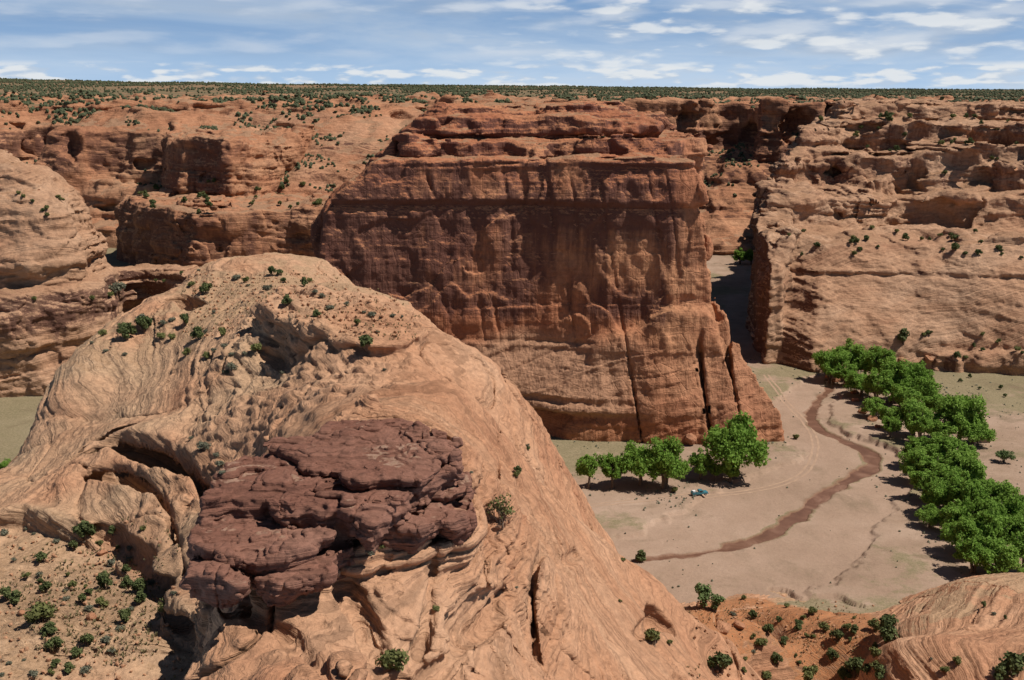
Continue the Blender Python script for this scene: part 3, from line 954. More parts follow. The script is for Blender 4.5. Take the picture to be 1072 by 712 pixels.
def beyond(px, py, Y, ux, uy, drops):
    p = P(px, py, Y)
    for d, z in drops:
        pts.append((p[0] + ux * d, p[1] + uy * d, z))


beyond(450, 347, 192, 0.75, 0.65, ((14, 74), (40, 30), (70, -6)))
beyond(500, 380, 185, 0.8, 0.6, ((12, 68), (40, 25), (70, -8)))
beyond(530, 460, 168, 0.85, 0.5, ((12, 58), (40, 20), (66, -8)))
beyond(576, 530, 160, 0.85, 0.5, ((12, 48), (36, 14), (60, -8)))
beyond(636, 575, 158, 0.8, 0.6, ((12, 36), (36, 6), (60, -8)))
beyond(690, 612, 157, 0.75, 0.65, ((12, 30), (34, 4), (60, -8)))
beyond(760, 665, 155, 0.8, 0.6, ((10, 26), (24, 10)))
beyond(400, 312, 218, 0.6, 0.8, ((14, 76), (44, 25), (80, -8)))
beyond(330, 268, 280, 0.2, 1.0, ((14, 76), (44, 25), (80, -8)))
beyond(260, 277, 276, 0, 1.0, ((14, 76), (44, 25), (80, -8)))
beyond(200, 292, 262, -0.2, 1.0, ((14, 68), (44, 25), (80, -8)))
beyond(110, 345, 230, -0.5, 0.85, ((12, 62), (40, 20), (80, -8)))
beyond(60, 390, 213, -0.7, 0.7, ((12, 56), (40, 18), (80, -8)))
beyond(40, 430, 201, -0.8, 0.6, ((12, 50), (40, 14), (80, -8)))
beyond(15, 480, 190, -0.9, 0.5, ((12, 46), (40, 12), (80, -8)))
pts += [(-160, 170, 50), (-160, 110, 66), (-70, 110, 68), (-60, 80, 74), (-40, 100, 74), (-48, 118, 70), (-200, 200, -8), (160, 330, -8), (-220, 330, -8), (0, 400, -10), (-60, 50, 66), (0, 50, 76), (60, 60, 60)]
# talus and slick rock at the lower right
RT = [(770, 622, 260), (850, 638, 250), (890, 642, 246), (915, 640, 246), (935, 633, 250), (720, 640, 245), (800, 660, 216), (850, 700, 195), (900, 700, 195), (915, 662, 219), (780, 705, 190), (745, 690, 192),
      (965, 640, 216), (1000, 606, 236), (1072, 602, 238), (1072, 705, 174), (1000, 705, 178), (935, 690, 196), (945, 650, 223), (1140, 640, 200), (1140, 720, 168), (1030, 650, 205), (770, 650, 222), (820, 650, 234), (745, 665, 208), (885, 664, 220)]
pts += [P(*a) for a in RT]
pts += [(80, 280, -3), (120, 290, -4), (40, 285, -4), (150, 240, 8), (60, 275, -3), (105, 268, -2), (140, 180, 30), (95, 120, 45), (70, 100, 52), (40, 262, -3), (46, 235, 0)]
PT = np.array(pts, float)


def tps(pt, gx, gy, lam=2.0):
    A, z = pt[:, :2] / 100, pt[:, 2]
    n = len(A)

    def U(d2): return d2 ** 0.75          # softer than a thin plate
    K = U(((A[:, None] - A[None]) ** 2).sum(-1)) + np.eye(n) * 0.0
    K -= np.eye(n) * lam * 1e-4
    Q = np.hstack([np.ones((n, 1)), A])
    L = np.vstack([np.hstack([K, Q]), np.hstack([Q.T, np.zeros((3, 3))])])
    s = np.linalg.solve(L, np.concatenate([z, np.zeros(3)]))
    out = s[n] + s[n + 1] * gx / 100 + s[n + 2] * gy / 100
    for i in range(n):
        out = out + s[i] * U((gx / 100 - A[i, 0]) ** 2 + (gy / 100 - A[i, 1]) ** 2)
    return out


gx, gy = np.meshgrid(np.arange(-220, 181, 1.0), np.arange(40, 401, 1.0))
hz = tps(PT, gx, gy)
HG = Grid2(-220, 40, 1.0, hz)
dzx, dzy = np.gradient(hz)[1], np.gradient(hz)[0]
SG = Grid2(-220, 40, 1.0, 1 / np.sqrt(1 + np.clip(dzx ** 2 + dzy ** 2, 0, 9)))


def seg_d(x, y, z, a, b, ra, rb):
    a = np.array(a, np.float32); b = np.array(b, np.float32)
    e = b - a
    t = np.clip(((x - a[0]) * e[0] + (y - a[1]) * e[1] + (z - a[2]) * e[2]) / (e @ e), 0, 1)
    return np.sqrt((x - a[0] - e[0] * t) ** 2 + (y - a[1] - e[1] * t) ** 2 + (z - a[2] - e[2] * t) ** 2) - (ra + (rb - ra) * t)


def chain(x, y, z, pts_, rs):
    r = None
    for i in range(len(pts_) - 1):
        d = seg_d(x, y, z, pts_[i], pts_[i + 1], rs[i], rs[i + 1])
        r = d if r is None else np.minimum(r, d)
    return r


def off(p, dx=0, dy=0, dz=0):
    return (p[0] + dx, p[1] + dy, p[2] + dz)


TAL_ = [P(a, b, c)[:2] for a, b, c in ((722, 630, 252), (780, 626, 258), (880, 632, 250), (922, 655, 226), (934, 690, 198), (930, 722, 184), (700, 722, 184), (735, 690, 192), (722, 655, 215))]
TALD, _ = poly_grid(TAL_, 1.0)


def HIT(px, py):
    a, b, c = ray(px, py)
    t = 50.0
    while t < 400:
        if CAMZ + c * t < float(HG(np.array([a * t]), np.array([b * t]))[0]): break
        t += 0.5
    return (a * t, b * t, CAMZ + c * t)


# outer recess (between the dome's lip and the inner rib) and inner recess (between rib and pale slab)
# shady undercut along the foot of the slab
REC3 = [off(p_, 0, 0.4, -1.0) for p_ in (P(74, 540, 156.5), P(110, 556, 152.5), P(150, 588, 143.5), P(178, 622, 134.5), P(200, 660, 121))]
RR3 = [0.4, 2.0, 2.5, 2.4, 2.0]
CLEFT = [P(-10, 606, 139), P(30, 625, 133), P(62, 638, 130), P(80, 668, 121), P(97, 705, 110)]
# hollow on the near left with its own floor
vl = [(-24.5, 60), (-26.5, 76), (-26, 80), (-24.5, 84), (-26.5, 88), (-28.5, 96), (-30, 104), (-33, 112), (-37, 122), P(186, 628, 130), P(172, 605, 138), P(150, 588, 143), P(112, 558, 151.5), P(74, 542, 156), P(30, 540, 160), P(-60, 552, 161), (-150, 165), (-150, 60)]
vl = [p[:2] for p in vl]
VD, _ = poly_grid(vl, 0.5)


def valley(x, y, z):
    d = VD(x, y) + 1.3 * fbm(x / 6, y / 6, z / 12, 3, 0.5, 181) + (z - 72) * -0.10
    fl = 59.2 + 0.035 * (y - 150) + 1.0 * fbm(x / 14, y / 14, 0, 3, 0.55, 183) + 0.8 * sst(-x, 70, 110)
    fl = fl + 0.5 * bed(BED_MID, (x * 0.5 + y * 0.25) * 0.8 + 2 * vnoise(x / 9, y / 9, 0, 185)) * np.clip(vnoise(x / 16, y / 16, 0, 187) + 0.3, 0, 1)
    fl = fl + 9 * sst(d, -7, 0) ** 2 * sst(y, 124, 90)
    return smax(d, fl - z, 0.5)


ped = [W(a, b, c)[:2] + (c,) for a, b, c in ((200, 590, 85.4), (230, 608, 85.0), (292, 608, 85.2), (335, 597, 85.6), (352, 584, 86.0), (375, 576, 86.2), (432, 563, 86.2), (492, 549, 86.0), (501, 508, 86.8), (474, 470, 88.0), (420, 448, 88.4), (330, 458, 88.4), (222, 512, 87.0))]
pedestal = prism(ped, None, ((55, -10), (70, -4.5), (78, -2.2), (81, -0.8), (82, 0.3), (82.8, -0.5), (84, 0.5), (84.8, -0.2), (86, 0.6), (88, 1.0)), k=0.4, warp=1.6, ws=6, wz=0.25, seed=151, topn=0.3, st=0.5, tops=6)
# raised block on the dome with a dark left-facing cliff
rb = [(270, 312, 87.6), (279, 320, 87.2), (300, 327, 87.0), (309, 336, 87.0), (323, 342, 86.8), (345, 351, 86.4), (366, 354, 86.0), (410, 358, 85.2), (445, 346, 85.0), (420, 327, 86.0), (385, 316, 86.6), (340, 304, 87.2), (300, 299, 87.4)]
rbp = [W(*a) for a in rb]
ridge_block = prism(rbp, None, ((60, -1.0), (76, 0.4), (80, 0.8), (82.5, -0.6), (84, 0.2), (85, -0.5), (88, 0.6)), k=0.35, warp=2.2, ws=9, wz=0.4, seed=155, topn=0.8, st=0.6, tops=7)
NOTCH = [off(P(186, 318, 238), 0, 0, 1.0), off(P(205, 330, 232), 0, 0, 1.2)]


def bedc(x, y, z):
    k_ = sst(y, 118, 150)
    wx = x + 2.2 * vnoise(x / 26, y / 26, z / 26, 143); wy = y + 2.2 * vnoise(x / 26, y / 26, z / 26, 145)
    return z * 0.94 + (0.07 + 0.24 * k_) * wx - (0.05 + 0.16 * k_) * wy


def fg_base(x, y, z):
    h = HG(x, y)
    h = h + 1.3 * fbm(x / 24, y / 24, 0, 3, 0.5, 141)
    # swirled bedding coordinate
    b = bedc(x, y, z)
    f = (z - h) * SG(x, y) * 0.95
    f = np.minimum(f, ridge_block(x, y, z))
    f = smin(f, pedestal(x, y, z), 1.0)
    f = smax(f, -valley(x, y, z), 0.8)
    near = 1 - sst(y, 106, 138)
    msk = np.clip(0.45 + 0.9 * vnoise(x / 15, y / 15, z / 12, 147), 0, 1.2)
    msk = msk * (0.12 + 0.88 * sst(TALD(x, y), -3, 4))
    f = f - bed(BED_BIG, b) * (0.5 + 0.35 * near) * msk - bed(BED_MID, b) * (0.32 + 0.30 * near) * msk
    f = f + spall(x, y, z, 9.0, 5.0, 2.2, 148) * (0.35 + 0.25 * near) * (1 - 0.8 * sst(x, 2, 16)) * (0.1 + 0.9 * sst(TALD(x, y), -3, 4))
    # upright joints that split the near rock into bulging columns
    j = np.abs(vnoise(x / 7.5, y / 16 + 0.04 * z, z / 40, 149))
    f = f + (1 - sst(j, 0, 0.09)) * 2.2 * near * sst(y, 60, 75) * (1 - sst(x, -2, 14)) * sst(x, -45, -28)
    j2 = np.abs(vnoise(x / 16, y / 16, z / 60, 153))
    f = f + (1 - sst(j2, 0, 0.035)) * 0.7
    # block-weathered patch on the dome
    u = (x * 0.6 + y * 0.8); vv = (x * 0.8 - y * 0.6)
    pat = sst(x, -62, -48) * (1 - sst(x, -20, -10)) * sst(y, 140, 150) * (1 - sst(y, 205, 220))
    f = f - pat * (0.75 * np.abs(vnoise(u / 2.0, vv / 4.5, z / 2.4, 157)) + 0.35 * vnoise(u / 0.9, vv / 2.2, z / 1.1, 159) - 0.3)
    return f


def mrec(pts_):
    return [off(march(fg_base, a, b, 50, 330), 0, c, d) for a, b, c, d in pts_]


def recess(upper, lower, depth, rad, north):
    """an open trench between two lines on the rock, undercut along the upper one"""
    U = [march(fg_base, a, b, 50, 330) for a, b in upper]
    Lw = [march(fg_base, a, b, 50, 330) for a, b in lower]
    g, _ = poly_grid([p[:2] for p in U] + [p[:2] for p in Lw][::-1], 0.4, 20)

    def trench(x, y, z):
        d = g(x, y)
        return smax(d + 0.10 * np.clip(HG(x, y) - z, 0, 20), HG(x, y) - depth * sst(-d, -0.5, 2.0) - z, 0.4)
    n_ = len(U)
    cv, rr = [], []
    for i_, p in enumerate(U):
        e = math.sin(PI * min(max((i_ + 0.35) / (n_ - 0.3), 0), 1)) ** 0.6
        r_ = max(rad * e, 0.4)
        q0 = U[max(i_ - 1, 0)]; q1 = U[min(i_ + 1, n_ - 1)]
        tx_, ty_ = q1[0] - q0[0], q1[1] - q0[1]
        l_ = math.hypot(tx_, ty_) + 1e-6
        nx_, ny_ = -ty_ / l_, tx_ / l_                      # into the rock behind the lip
        if ny_ < 0 and abs(ny_) > abs(nx_) : nx_, ny_ = -nx_, -ny_
        cv.append((p[0] + nx_ * r_ * north, p[1] + ny_ * r_ * north, p[2] - 0.25 - r_ * 0.98)); rr.append(r_)
    return trench, cv, rr


RECS = [recess([(86, 474), (98, 466), (112, 459), (125, 452), (139, 451), (153, 453), (177, 461), (200, 470), (213, 486), (225, 502), (231, 530), (236, 570), (236, 620)],
               [(98, 474), (112, 468), (124, 472), (135, 481), (147, 484), (157, 487), (166, 490), (185, 494), (198, 502), (206, 518), (211, 545), (212, 580), (208, 622)], 11.0, 6.4, 0.8),
        recess([(82, 496), (96, 489), (118, 483), (136, 485), (150, 490), (160, 497), (174, 511), (182, 528), (187, 550), (196, 580), (203, 615)],
               [(84, 503), (103, 504), (122, 508), (141, 512), (158, 521), (170, 532), (175, 546), (173, 556), (179, 566), (188, 590), (198, 620)], 9.0, 4.4, 0.8)]
CUTS = [
    (mrec([(272, 366, 1.0, -0.2), (286, 376, 1.2, -0.2), (300, 385, 1.0, -0.2)]), [1.0, 2.0, 1.2], 0.4),
    (mrec([(352, 596, 0.2, 0), (360, 617, 0.3, 0), (377, 647, 0.3, 0), (394, 681, 0.3, 0), (404, 712, 0.3, 0), (410, 740, 0.3, 0)]), [0.5, 1.3, 1.4, 1.3, 1.6, 1.6], 0.3),
    (mrec([(453, 566, 0.2, 0), (452, 600, 0.2, 0), (449, 640, 0.2, 0), (440, 680, 0.3, 0), (424, 715, 0.3, 0)]), [0.7, 0.55, 0.6, 0.9, 1.0], 0.25),
    (mrec([(531, 625, 0.2, 0.3), (508, 643, 1.0, 0), (484, 660, 0.8, 0), (476, 690, 0.3, 0)]), [0.8, 2.3, 2.0, 0.5], 0.6),
    (mrec([(475, 690, 0.2, 0), (455, 705, 0.2, 0), (440, 720, 0.2, 0)]), [0.5, 1.2, 1.3], 0.3),
    (mrec([(456, 562, 0.6, 0), (480, 560, 0.8, 0)]), [1.3, 1.1], 0.4),
    (mrec([(345, 556, 1.0, 0), (372, 552, 1.8, 0.2), (402, 556, 1.4, 0.2)]), [1.2, 1.9, 1.3], 0.3),
    (mrec([(215, 632, 0.8, 0), (245, 638, 0.8, 0), (262, 650, 0.3, 0)]), [1.4, 1.4, 0.6], 0.5),
    (mrec([(262, 648, 0.2, 0), (300, 665, 0.2, 0), (330, 690, 0.2, 0), (345, 715, 0.2, 0)]), [0.8, 0.9, 1.1, 1.2], 0.35),
    (mrec([(596, 590, 0.3, 0), (604, 580, 0.4, 0)]), [1.0, 0.6], 0.4),
    (mrec([(668, 668, 0.5, 0), (690, 652, 1.0, 0), (702, 660, 0.5, 0)]), [1.0, 2.2, 1.0], 0.5),
    (mrec([(520, 560, 0.4, 0), (530, 580, 0.4, 0)]), [0.6, 0.4], 0.3),
]


def fg_field(x, y, z):
    f = fg_base(x, y, z)
    wob = 1.1 * fbm(x / 6, y / 6, z / 6, 2, 0.5, 161)
    for tr_, cv_, rr_ in RECS:
        f = smax(f, -(tr_(x, y, z) + wob * 0.3), 0.35)
        f = smax(f, -(chain(x, y, z, cv_, rr_) + wob * 0.25), 0.3)
    f = smax(f, -(chain(x, y, z, REC3, RR3) + wob * 0.4), 0.5)
    f = smax(f, -(chain(x, y, z, CLEFT, [0.9, 1.2, 1.0, 1.3, 1.4]) + wob * 0.5), 0.4)
    for c_, r_, w_ in CUTS:
        f = smax(f, -(chain(x, y, z, c_, r_) + wob * w_), 0.3)
    f = smax(f, -(chain(x, y, z, NOTCH, [3.0, 3.4]) + wob * 0.5), 0.5)
    return f


def disp_fg(v, n):
    x, y, z = v[:, 0], v[:, 1], v[:, 2]
    b = bedc(x, y, z) + 0.35 * vnoise(x / 4, y / 4, z / 4, 163)
    sc = 1.0
    m = np.clip(0.6 + 0.8 * vnoise(x / 9, y / 9, z / 9, 165), 0.1, 1.3)
    nr = 1 - sst(y, 108, 140)
    d = (0.26 + 0.10 * nr) * bed(BED_FINE, b * 0.8) * m * sc + (0.16 + 0.16 * nr) * bed(BED_MID, b * 1.7) * m
    d = d * (0.15 + 0.85 * sst(TALD(x, y), -3, 4))
    d -= 0.22 * (1 - 0.65 * sst(x, 2, 16)) * spall(x, y, z, 2.6, 1.3, 2.0, 168) * (0.1 + 0.9 * sst(TALD(x, y), -3, 4))
    d += 0.18 * fbm(x / 2.4, y / 2.4, z / 2.4, 3, 0.55, 167)
    return d


def paint_fg(v, n):
    x, y, z = v[:, 0], v[:, 1], v[:, 2]
    px, py, dd = project(v)
    base = fbm(x / 11, y / 11, z / 11, 3, 0.5, 171)
    flat = sst(n[:, 2], 0.72, 0.93)
    # desert soil: lower-left flat, crest of the dome, lower-right talus
    z1 = (1 - sst(VD(x, y), -2, 0.5)) * (1 - sst(z, 63.5, 65))
    z2 = sst(y, 198, 222) * 0.8
    z3 = (1 - sst(TALD(x, y) + 3 * base, -3, 1.5)) * sst(n[:, 2], 0.45, 0.7)
    so = np.clip(flat * (z1 * 0.9 + z2) * (0.75 + 0.7 * base) + z3 * (0.8 + 0.5 * base), 0, 1)
    va = 0.35 * sst(-n[:, 2], -0.2, 0.4) + 0.2 * base  # darker where the rock faces downward, with random variation
    tone = np.clip(0.75 * sst(-x, 16, 46) * (0.65 + 0.7 * base) + 0.5 * z1, 0, 0.9)
    return {'tone': tone, 'soil': so, 'varnish_shade': va, 'bed': bedc(x, y, z), 'red': z3}


def dome(lo, hi, vox, nm):
    o = build_rock(nm, fg_field, lo, hi, vox, M_DOME, disp_fg, paint_fg)
    return o


YS = 139.0
print('FG setup', time.time() - T0)
hill_near = dome((-95, 62, 38), (75, 62 + 0.16 * 16 * 24, 97), 0.16, 'hill')
YS = 62 + 0.16 * 16 * 24
hill_far = dome((-150, YS - 0.3, -3), (135, 345, 97), 0.32, 'hill')
for o in (hill_near, hill_far): tag(o, kind='structure')
print('T fg', time.time() - T0)


# ---------- maroon cap rock slabs on top of the near pedestal
def slab(pxs, zt, thick, tilt=(0, 0), seed=0, k=0.07, warp=0.95, over=0.8, topn=0.18):
    poly = [W(a, b, zt)[:2] for a, b in pxs]
    cx_ = sum(p[0] for p in poly) / len(poly); cy_ = sum(p[1] for p in poly) / len(poly)
    poly = [(p[0], p[1], zt + tilt[0] * (p[0] - cx_) + tilt[1] * (p[1] - cy_)) for p in poly]
    return prism(poly, None, ((zt - thick, over * 1.3), (zt - thick * 0.62, over * 0.6), (zt - thick * 0.6, 0.12), (zt - thick * 0.34, 0.22), (zt - thick * 0.32, -0.1), (zt + 1, 0.05)),
                 bot=zt - thick, k=k, warp=warp, ws=3.2, wz=0.8, seed=seed, topn=topn, st=0.2, tops=4.0)


SLA = [slab([(214, 528), (230, 503), (265, 478), (300, 463), (350, 453), (415, 446), (445, 452), (468, 470), (470, 492), (452, 505), (408, 528), (388, 541), (352, 532), (330, 534), (285, 523), (245, 521)], 90.2, 3.3, (0.0, 0.02), 201),
       slab([(300, 470), (352, 456), (415, 447), (440, 455), (462, 478), (440, 498), (380, 500), (330, 490)], 91.2, 1.3, (0.02, 0.05), 203, warp=1.0)]
SLB = [slab([(199, 566), (210, 550), (232, 530), (262, 515), (330, 520), (352, 545), (340, 560), (318, 570), (292, 578), (258, 585), (214, 577)], 88.2, 2.0, (0, 0), 205)]
SLC = [slab([(196, 590), (204, 565), (240, 555), (262, 570), (264, 604), (248, 613), (230, 610), (204, 606)], 86.9, 2.4, (0, 0), 207, warp=0.9),
       slab([(258, 585), (300, 560), (345, 555), (368, 574), (352, 588), (340, 599), (316, 604), (290, 612), (260, 607)], 86.4, 1.9, (0, 0), 209, warp=0.9)]
SLD = [slab([(438, 500), (462, 492), (490, 496), (496, 512), (470, 520), (446, 518)], 88.6, 1.1, (0, 0), 211, warp=0.5),
       slab([(404, 530), (440, 508), (458, 520), (456, 545), (432, 556), (400, 552)], 87.6, 2.0, (0, 0), 213, warp=0.6),
       slab([(452, 520), (490, 516), (494, 540), (468, 548), (452, 542)], 87.2, 1.7, (0, 0), 215, warp=0.6)]
SLE = [slab([(424, 462), (455, 456), (477, 463), (474, 476), (455, 486), (432, 478)], 91.3, 0.9, (0, 0.0), 217, warp=0.4, topn=0.1)]


def cap_build(name, parts, label, cat, vox=0.12):
    def f(x, y, z):
        r = None
        for p_ in parts:
            d = p_(x, y, z)
            r = d if r is None else np.minimum(r, d)
        b = z + 0.3 * vnoise(x / 5, y / 5, 0, 221)
        r = r - 0.16 * bed(BED_MID, b * 2.2) * np.clip(0.4 + vnoise(x / 4, y / 4, z / 2, 223), 0, 1)
        r = r + spall(x, y, z, 2.4, 3.2, 2.2, 235) * 0.6 + spall(x, y, z, 0.9, 1.0, 2.0, 237) * 0.12
        j = np.abs(vnoise(x / 5.0, y / 5.0, z / 10, 225))
        return r + (1 - sst(j, 0, 0.05)) * 0.35

    def dp(v, n):
        x, y, z = v[:, 0], v[:, 1], v[:, 2]
        return -0.30 * spall(x, y, z, 2.4, 0.9, 2.0, 232) + 0.05 * fbm(x / 1.0, y / 1.0, z / 0.7, 3, 0.55, 227) + 0.05 * bed(BED_FINE, z * 2.0 + 0.2 * vnoise(x / 2, y / 2, 0, 229))

    def pt(v, n):
        return {'varnish_shade': 0.5 * sst(-n[:, 2], -0.3, 0.3) + 0.2, 'soil': soil_flat(v, n, 0.55, 0.85, 0.98, 3.0, 231)}  # darker where the slab faces downward
    o = build_rock(name, f, (-36, 72, 82), (2, 118, 94), vox, M_CAP, dp, pt, marg=0.3)
    return tag(o, label, cat)


cap_build('caprock_slab', SLA, 'big dark maroon caprock slab crowning the near rock pedestal, overhanging a shaded hollow', 'rock slab')
cap_build('caprock_slab', SLB, 'lower flat maroon slab jutting toward the viewer beneath the big caprock', 'rock slab')
cap_build('caprock_ledge', SLC, 'broken dark maroon ledge underneath the lower flat slab', 'rock ledge')
cap_build('boulder', SLD[:1], 'small flat dark boulder lying on the right tip of the maroon caprock', 'boulder')
cap_build('boulder', SLD[1:2], 'rounded maroon boulder bulging below the right end of the big caprock slab', 'boulder')
cap_build('boulder', SLD[2:], 'cracked maroon boulder at the far right end of the caprock, under the flat one', 'boulder')
cap_build('rock_plate', SLE, 'thin maroon plate of rock perched on the back right rim of the big slab', 'rock plate')


# wavy-banded knob behind the slab
def knob(x, y, z):
    c = P(386, 436, 124)
    dx, dy, dz = x - c[0], y - c[1], z - c[2]
    r = np.sqrt((dx / 1.7) ** 2 + (dy / 1.9) ** 2 + (dz / 2.6) ** 2) - 1 + 0.28 * fbm(x / 1.6, y / 1.6, z / 1.6, 2, 0.5, 241)
    return r * 1.7


ko = build_rock('sandstone_outcrop', knob, (-22, 117, 78), (-10, 131, 94), 0.14, M_DOME, lambda v, n: 0.14 * bed(BED_FINE, v[:, 2] + v[:, 0] * 0.5) + 0.08 * fbm(v[:, 0], v[:, 1], v[:, 2], 2, 0.5, 243),
                lambda v, n: {'varnish_shade': np.full(len(v), 0.9), 'bed': v[:, 2] + v[:, 0] * 0.5}, marg=0.3)
tag(ko, 'small upright wave-banded rock knob standing just behind the maroon caprock', 'rock knob')


# ================================================================== GROUND SHEET (canyon floor, then plateau to the horizon)
RIV = [(868, 396, 6), (868, 405, 6), (858, 416, 7), (850, 428, 9), (851, 438, 12), (862, 450, 13), (885, 460, 13), (905, 469, 14), (915, 479, 18), (907, 490, 20), (885, 503, 19), (858, 519, 20), (832, 540, 20), (805, 556, 19), (770, 568, 13), (730, 576, 8), (690, 581, 5), (640, 588, 4)]


def smooth_path(pts_, n=8):
    a = np.array(pts_, float)
    out = []
    for i in range(len(a) - 1):
        p0, p1, p2, p3 = a[max(i - 1, 0)], a[i], a[i + 1], a[min(i + 2, len(a) - 1)]
        for t in np.linspace(0, 1, n, endpoint=False):
            out.append(0.5 * (2 * p1 + (p2 - p0) * t + (2 * p0 - 5 * p1 + 4 * p2 - p3) * t * t + (3 * p1 - p0 - 3 * p2 + p3) * t ** 3))
    out.append(a[-1])
    return np.array(out)


def floor_path(pts_):
    """photo points (column, row, half width in m) -> path on the canyon floor"""
    return np.array([list(W(a, b, 0.0)[:2]) + [c] for a, b, c in pts_])


riv = smooth_path(floor_path([(a, b, c * W(a, b)[1] / FPX / 2 * 0.72) for a, b, c in RIV]), 8)
wash = smooth_path(floor_path([(868, 396, 9), (838, 425, 11), (835, 440, 13), (860, 462, 13), (885, 470, 16), (895, 490, 18), (860, 512, 22), (820, 540, 26), (790, 565, 28), (740, 590, 26), (680, 600, 24), (600, 620, 20)]), 6)
track = smooth_path(floor_path([(802, 392, 1.3), (822, 418, 1.3), (843, 440, 1.3), (853, 458, 1.3), (852, 476, 1.3), (841, 493, 1.3), (815, 505, 1.4), (775, 513, 1.5), (720, 519, 1.6), (660, 525, 1.6), (600, 531, 1.6), (540, 540, 1.6)]), 8)


gully = smooth_path(np.concatenate([floor_path([(808, 613, 0.9), (822, 616, 1.6), (838, 626, 2.2), (856, 624, 1.3), (876, 625, 1.7), (893, 632, 1.2), (903, 634, 0.5)])]), 5)


def path_dist(x, y, path):
    """distance to a path and its half width there"""
    best = np.full(x.shape, 1e9, np.float32); hw = np.zeros(x.shape, np.float32); sd = np.zeros(x.shape, np.float32)
    for i in range(len(path) - 1):
        a, b = path[i], path[i + 1]
        ex, ey = b[0] - a[0], b[1] - a[1]
        t = np.clip(((x - a[0]) * ex + (y - a[1]) * ey) / (ex * ex + ey * ey), 0, 1)
        ddx, ddy = x - a[0] - ex * t, y - a[1] - ey * t
        d = np.sqrt(ddx * ddx + ddy * ddy)
        m = d < best
        best = np.where(m, d, best); hw = np.where(m, a[2] + (b[2] - a[2]) * t, hw); sd = np.where(m, np.sign(ex * ddy - ey * ddx), sd)
    return best, hw, sd


def plateau_rise(x, y):
    left = np.clip((-x / np.maximum(y, 1) + 0.42) / 0.87, 0, 1) ** 1.35
    z = 113.5 + sst(y, 1100, 1500) * 3 * vnoise(x / 160, y / 160, 0, 251)
    z = z + sst(y, 1300, 3200) * (10 + 36 * left) + 4 * vnoise(x / 500, y / 500, 0, 253) * sst(y, 1500, 2600) + 13 * vnoise(x / 1400, y / 1400, 0, 259) * sst(y, 2200, 4200)
    return z - sst(y, 6000, 30000) * 30


def ground_h(x, y):
    h = 0.35 * fbm(x / 40, y / 40, 0, 3, 0.5, 255) + 0.10 * fbm(x / 5, y / 5, 0, 2, 0.5, 256)
    m = (y > 240) & (y < 520) & (x > -10) & (x < 200)
    dmp = np.zeros(x.shape, np.float32)
    if m.any():
        xm, ym = x[m], y[m]
        wobb = 1.6 * fbm(xm / 7, ym / 7, 0, 3, 0.6, 257)
        d, hw, sd = path_dist(xm, ym, riv)
        dw, hww, _ = path_dist(xm, ym, wash)
        cut = (1 - sst(dw + wobb * 1.6, hww, hww + 1.8)) * 0.95           # the wash's cut bank
        chan = (1 - sst(d + wobb * 0.75, hw * 0.8, hw + 0.9)) * 0.9
        bk = W(916, 464)
        bank = np.exp(-((xm - bk[0]) ** 2 + (ym - bk[1]) ** 2) / 17.0 ** 2)
        dg, hg, _ = path_dist(xm, ym, gully)
        cut2 = (1 - sst(dg + wobb * 0.5, hg * 0.6, hg)) * 1.3
        hh = -cut2 * 1.0 + h[m] * (1 - 0.7 * np.clip(cut, 0, 1)) - cut - chan + 1.3 * bank * (1 - np.clip(cut, 0, 1))
        h[m] = hh
        dmp[m] = np.clip(cut, 0, 1) * 0.8 - 2.2 * np.clip((1 - sst(d + wobb * 0.9, hw * 0.9, hw + 2.6)), 0, 1)
    pl = sst(y, 1010, 1110)
    return h * (1 - pl) + plateau_rise(x, y) * pl, dmp, pl


def ground():
    th = np.concatenate([np.linspace(-40, -26.5, 14), np.linspace(-26, 26, 900), np.linspace(26.5, 40, 14)])
    ys = [20.0]
    while ys[-1] < 60000:
        y = ys[-1]
        st = 8 if y < 180 else 0.62 if y < 300 else 0.62 if y < 480 else 1.2 if y < 540 else 4 if y < 1100 else 8 if y < 1700 else y * 0.012
        ys.append(y + st)
    ys = np.array(ys)
    t, y = np.meshgrid(np.radians(th), ys)
    x = y * np.tan(t)
    sh = x.shape
    x = x.ravel().astype(np.float32); y = y.ravel().astype(np.float32)
    h, dmp, pl = ground_h(x, y)
    v = np.stack([x, y, h], 1)
    idx = np.arange(len(x)).reshape(sh)
    q = np.stack([idx[:-1, :-1], idx[:-1, 1:], idx[1:, 1:], idx[1:, :-1]], -1).reshape(-1, 4)
    n = vnormals(v, q)
    px, py, dd = project(v)
    gr = 0.95 * np.clip(0.42 + fbm(x / 30, y / 30, 0, 3, 0.5, 261), 0, 1)
    gr = gr + 0.75 * sst(px, 955, 990) * (1 - sst(py, 425, 450)) * (py > 340) + 0.7 * (1 - sst(px, 660, 760)) * (1 - sst(py, 480, 510)) * sst(px, 480, 520)
    gr = gr + 0.9 * (1 - sst(px, 130, 160)) * (py < 520)
    gr = gr * (1 - 0.8 * sst(dmp, 0, 0.4))
    soil = 0.25 * sst(py, 640, 690) + 0.3 * sst(px, 1000, 1040) * sst(py, 425, 440) * (1 - sst(py, 470, 500))
    me = make_mesh('ground', v, q, M_GROUND, {'grass': gr, 'damp': dmp, 'soil': soil, 'plateau': pl})
    o = link('ground', me)
    tag(o, kind='structure')
    dt_add(v[v[:, 1] < 1000], n[v[:, 1] < 1000])
    return o


ground()
print('T ground', time.time() - T0)


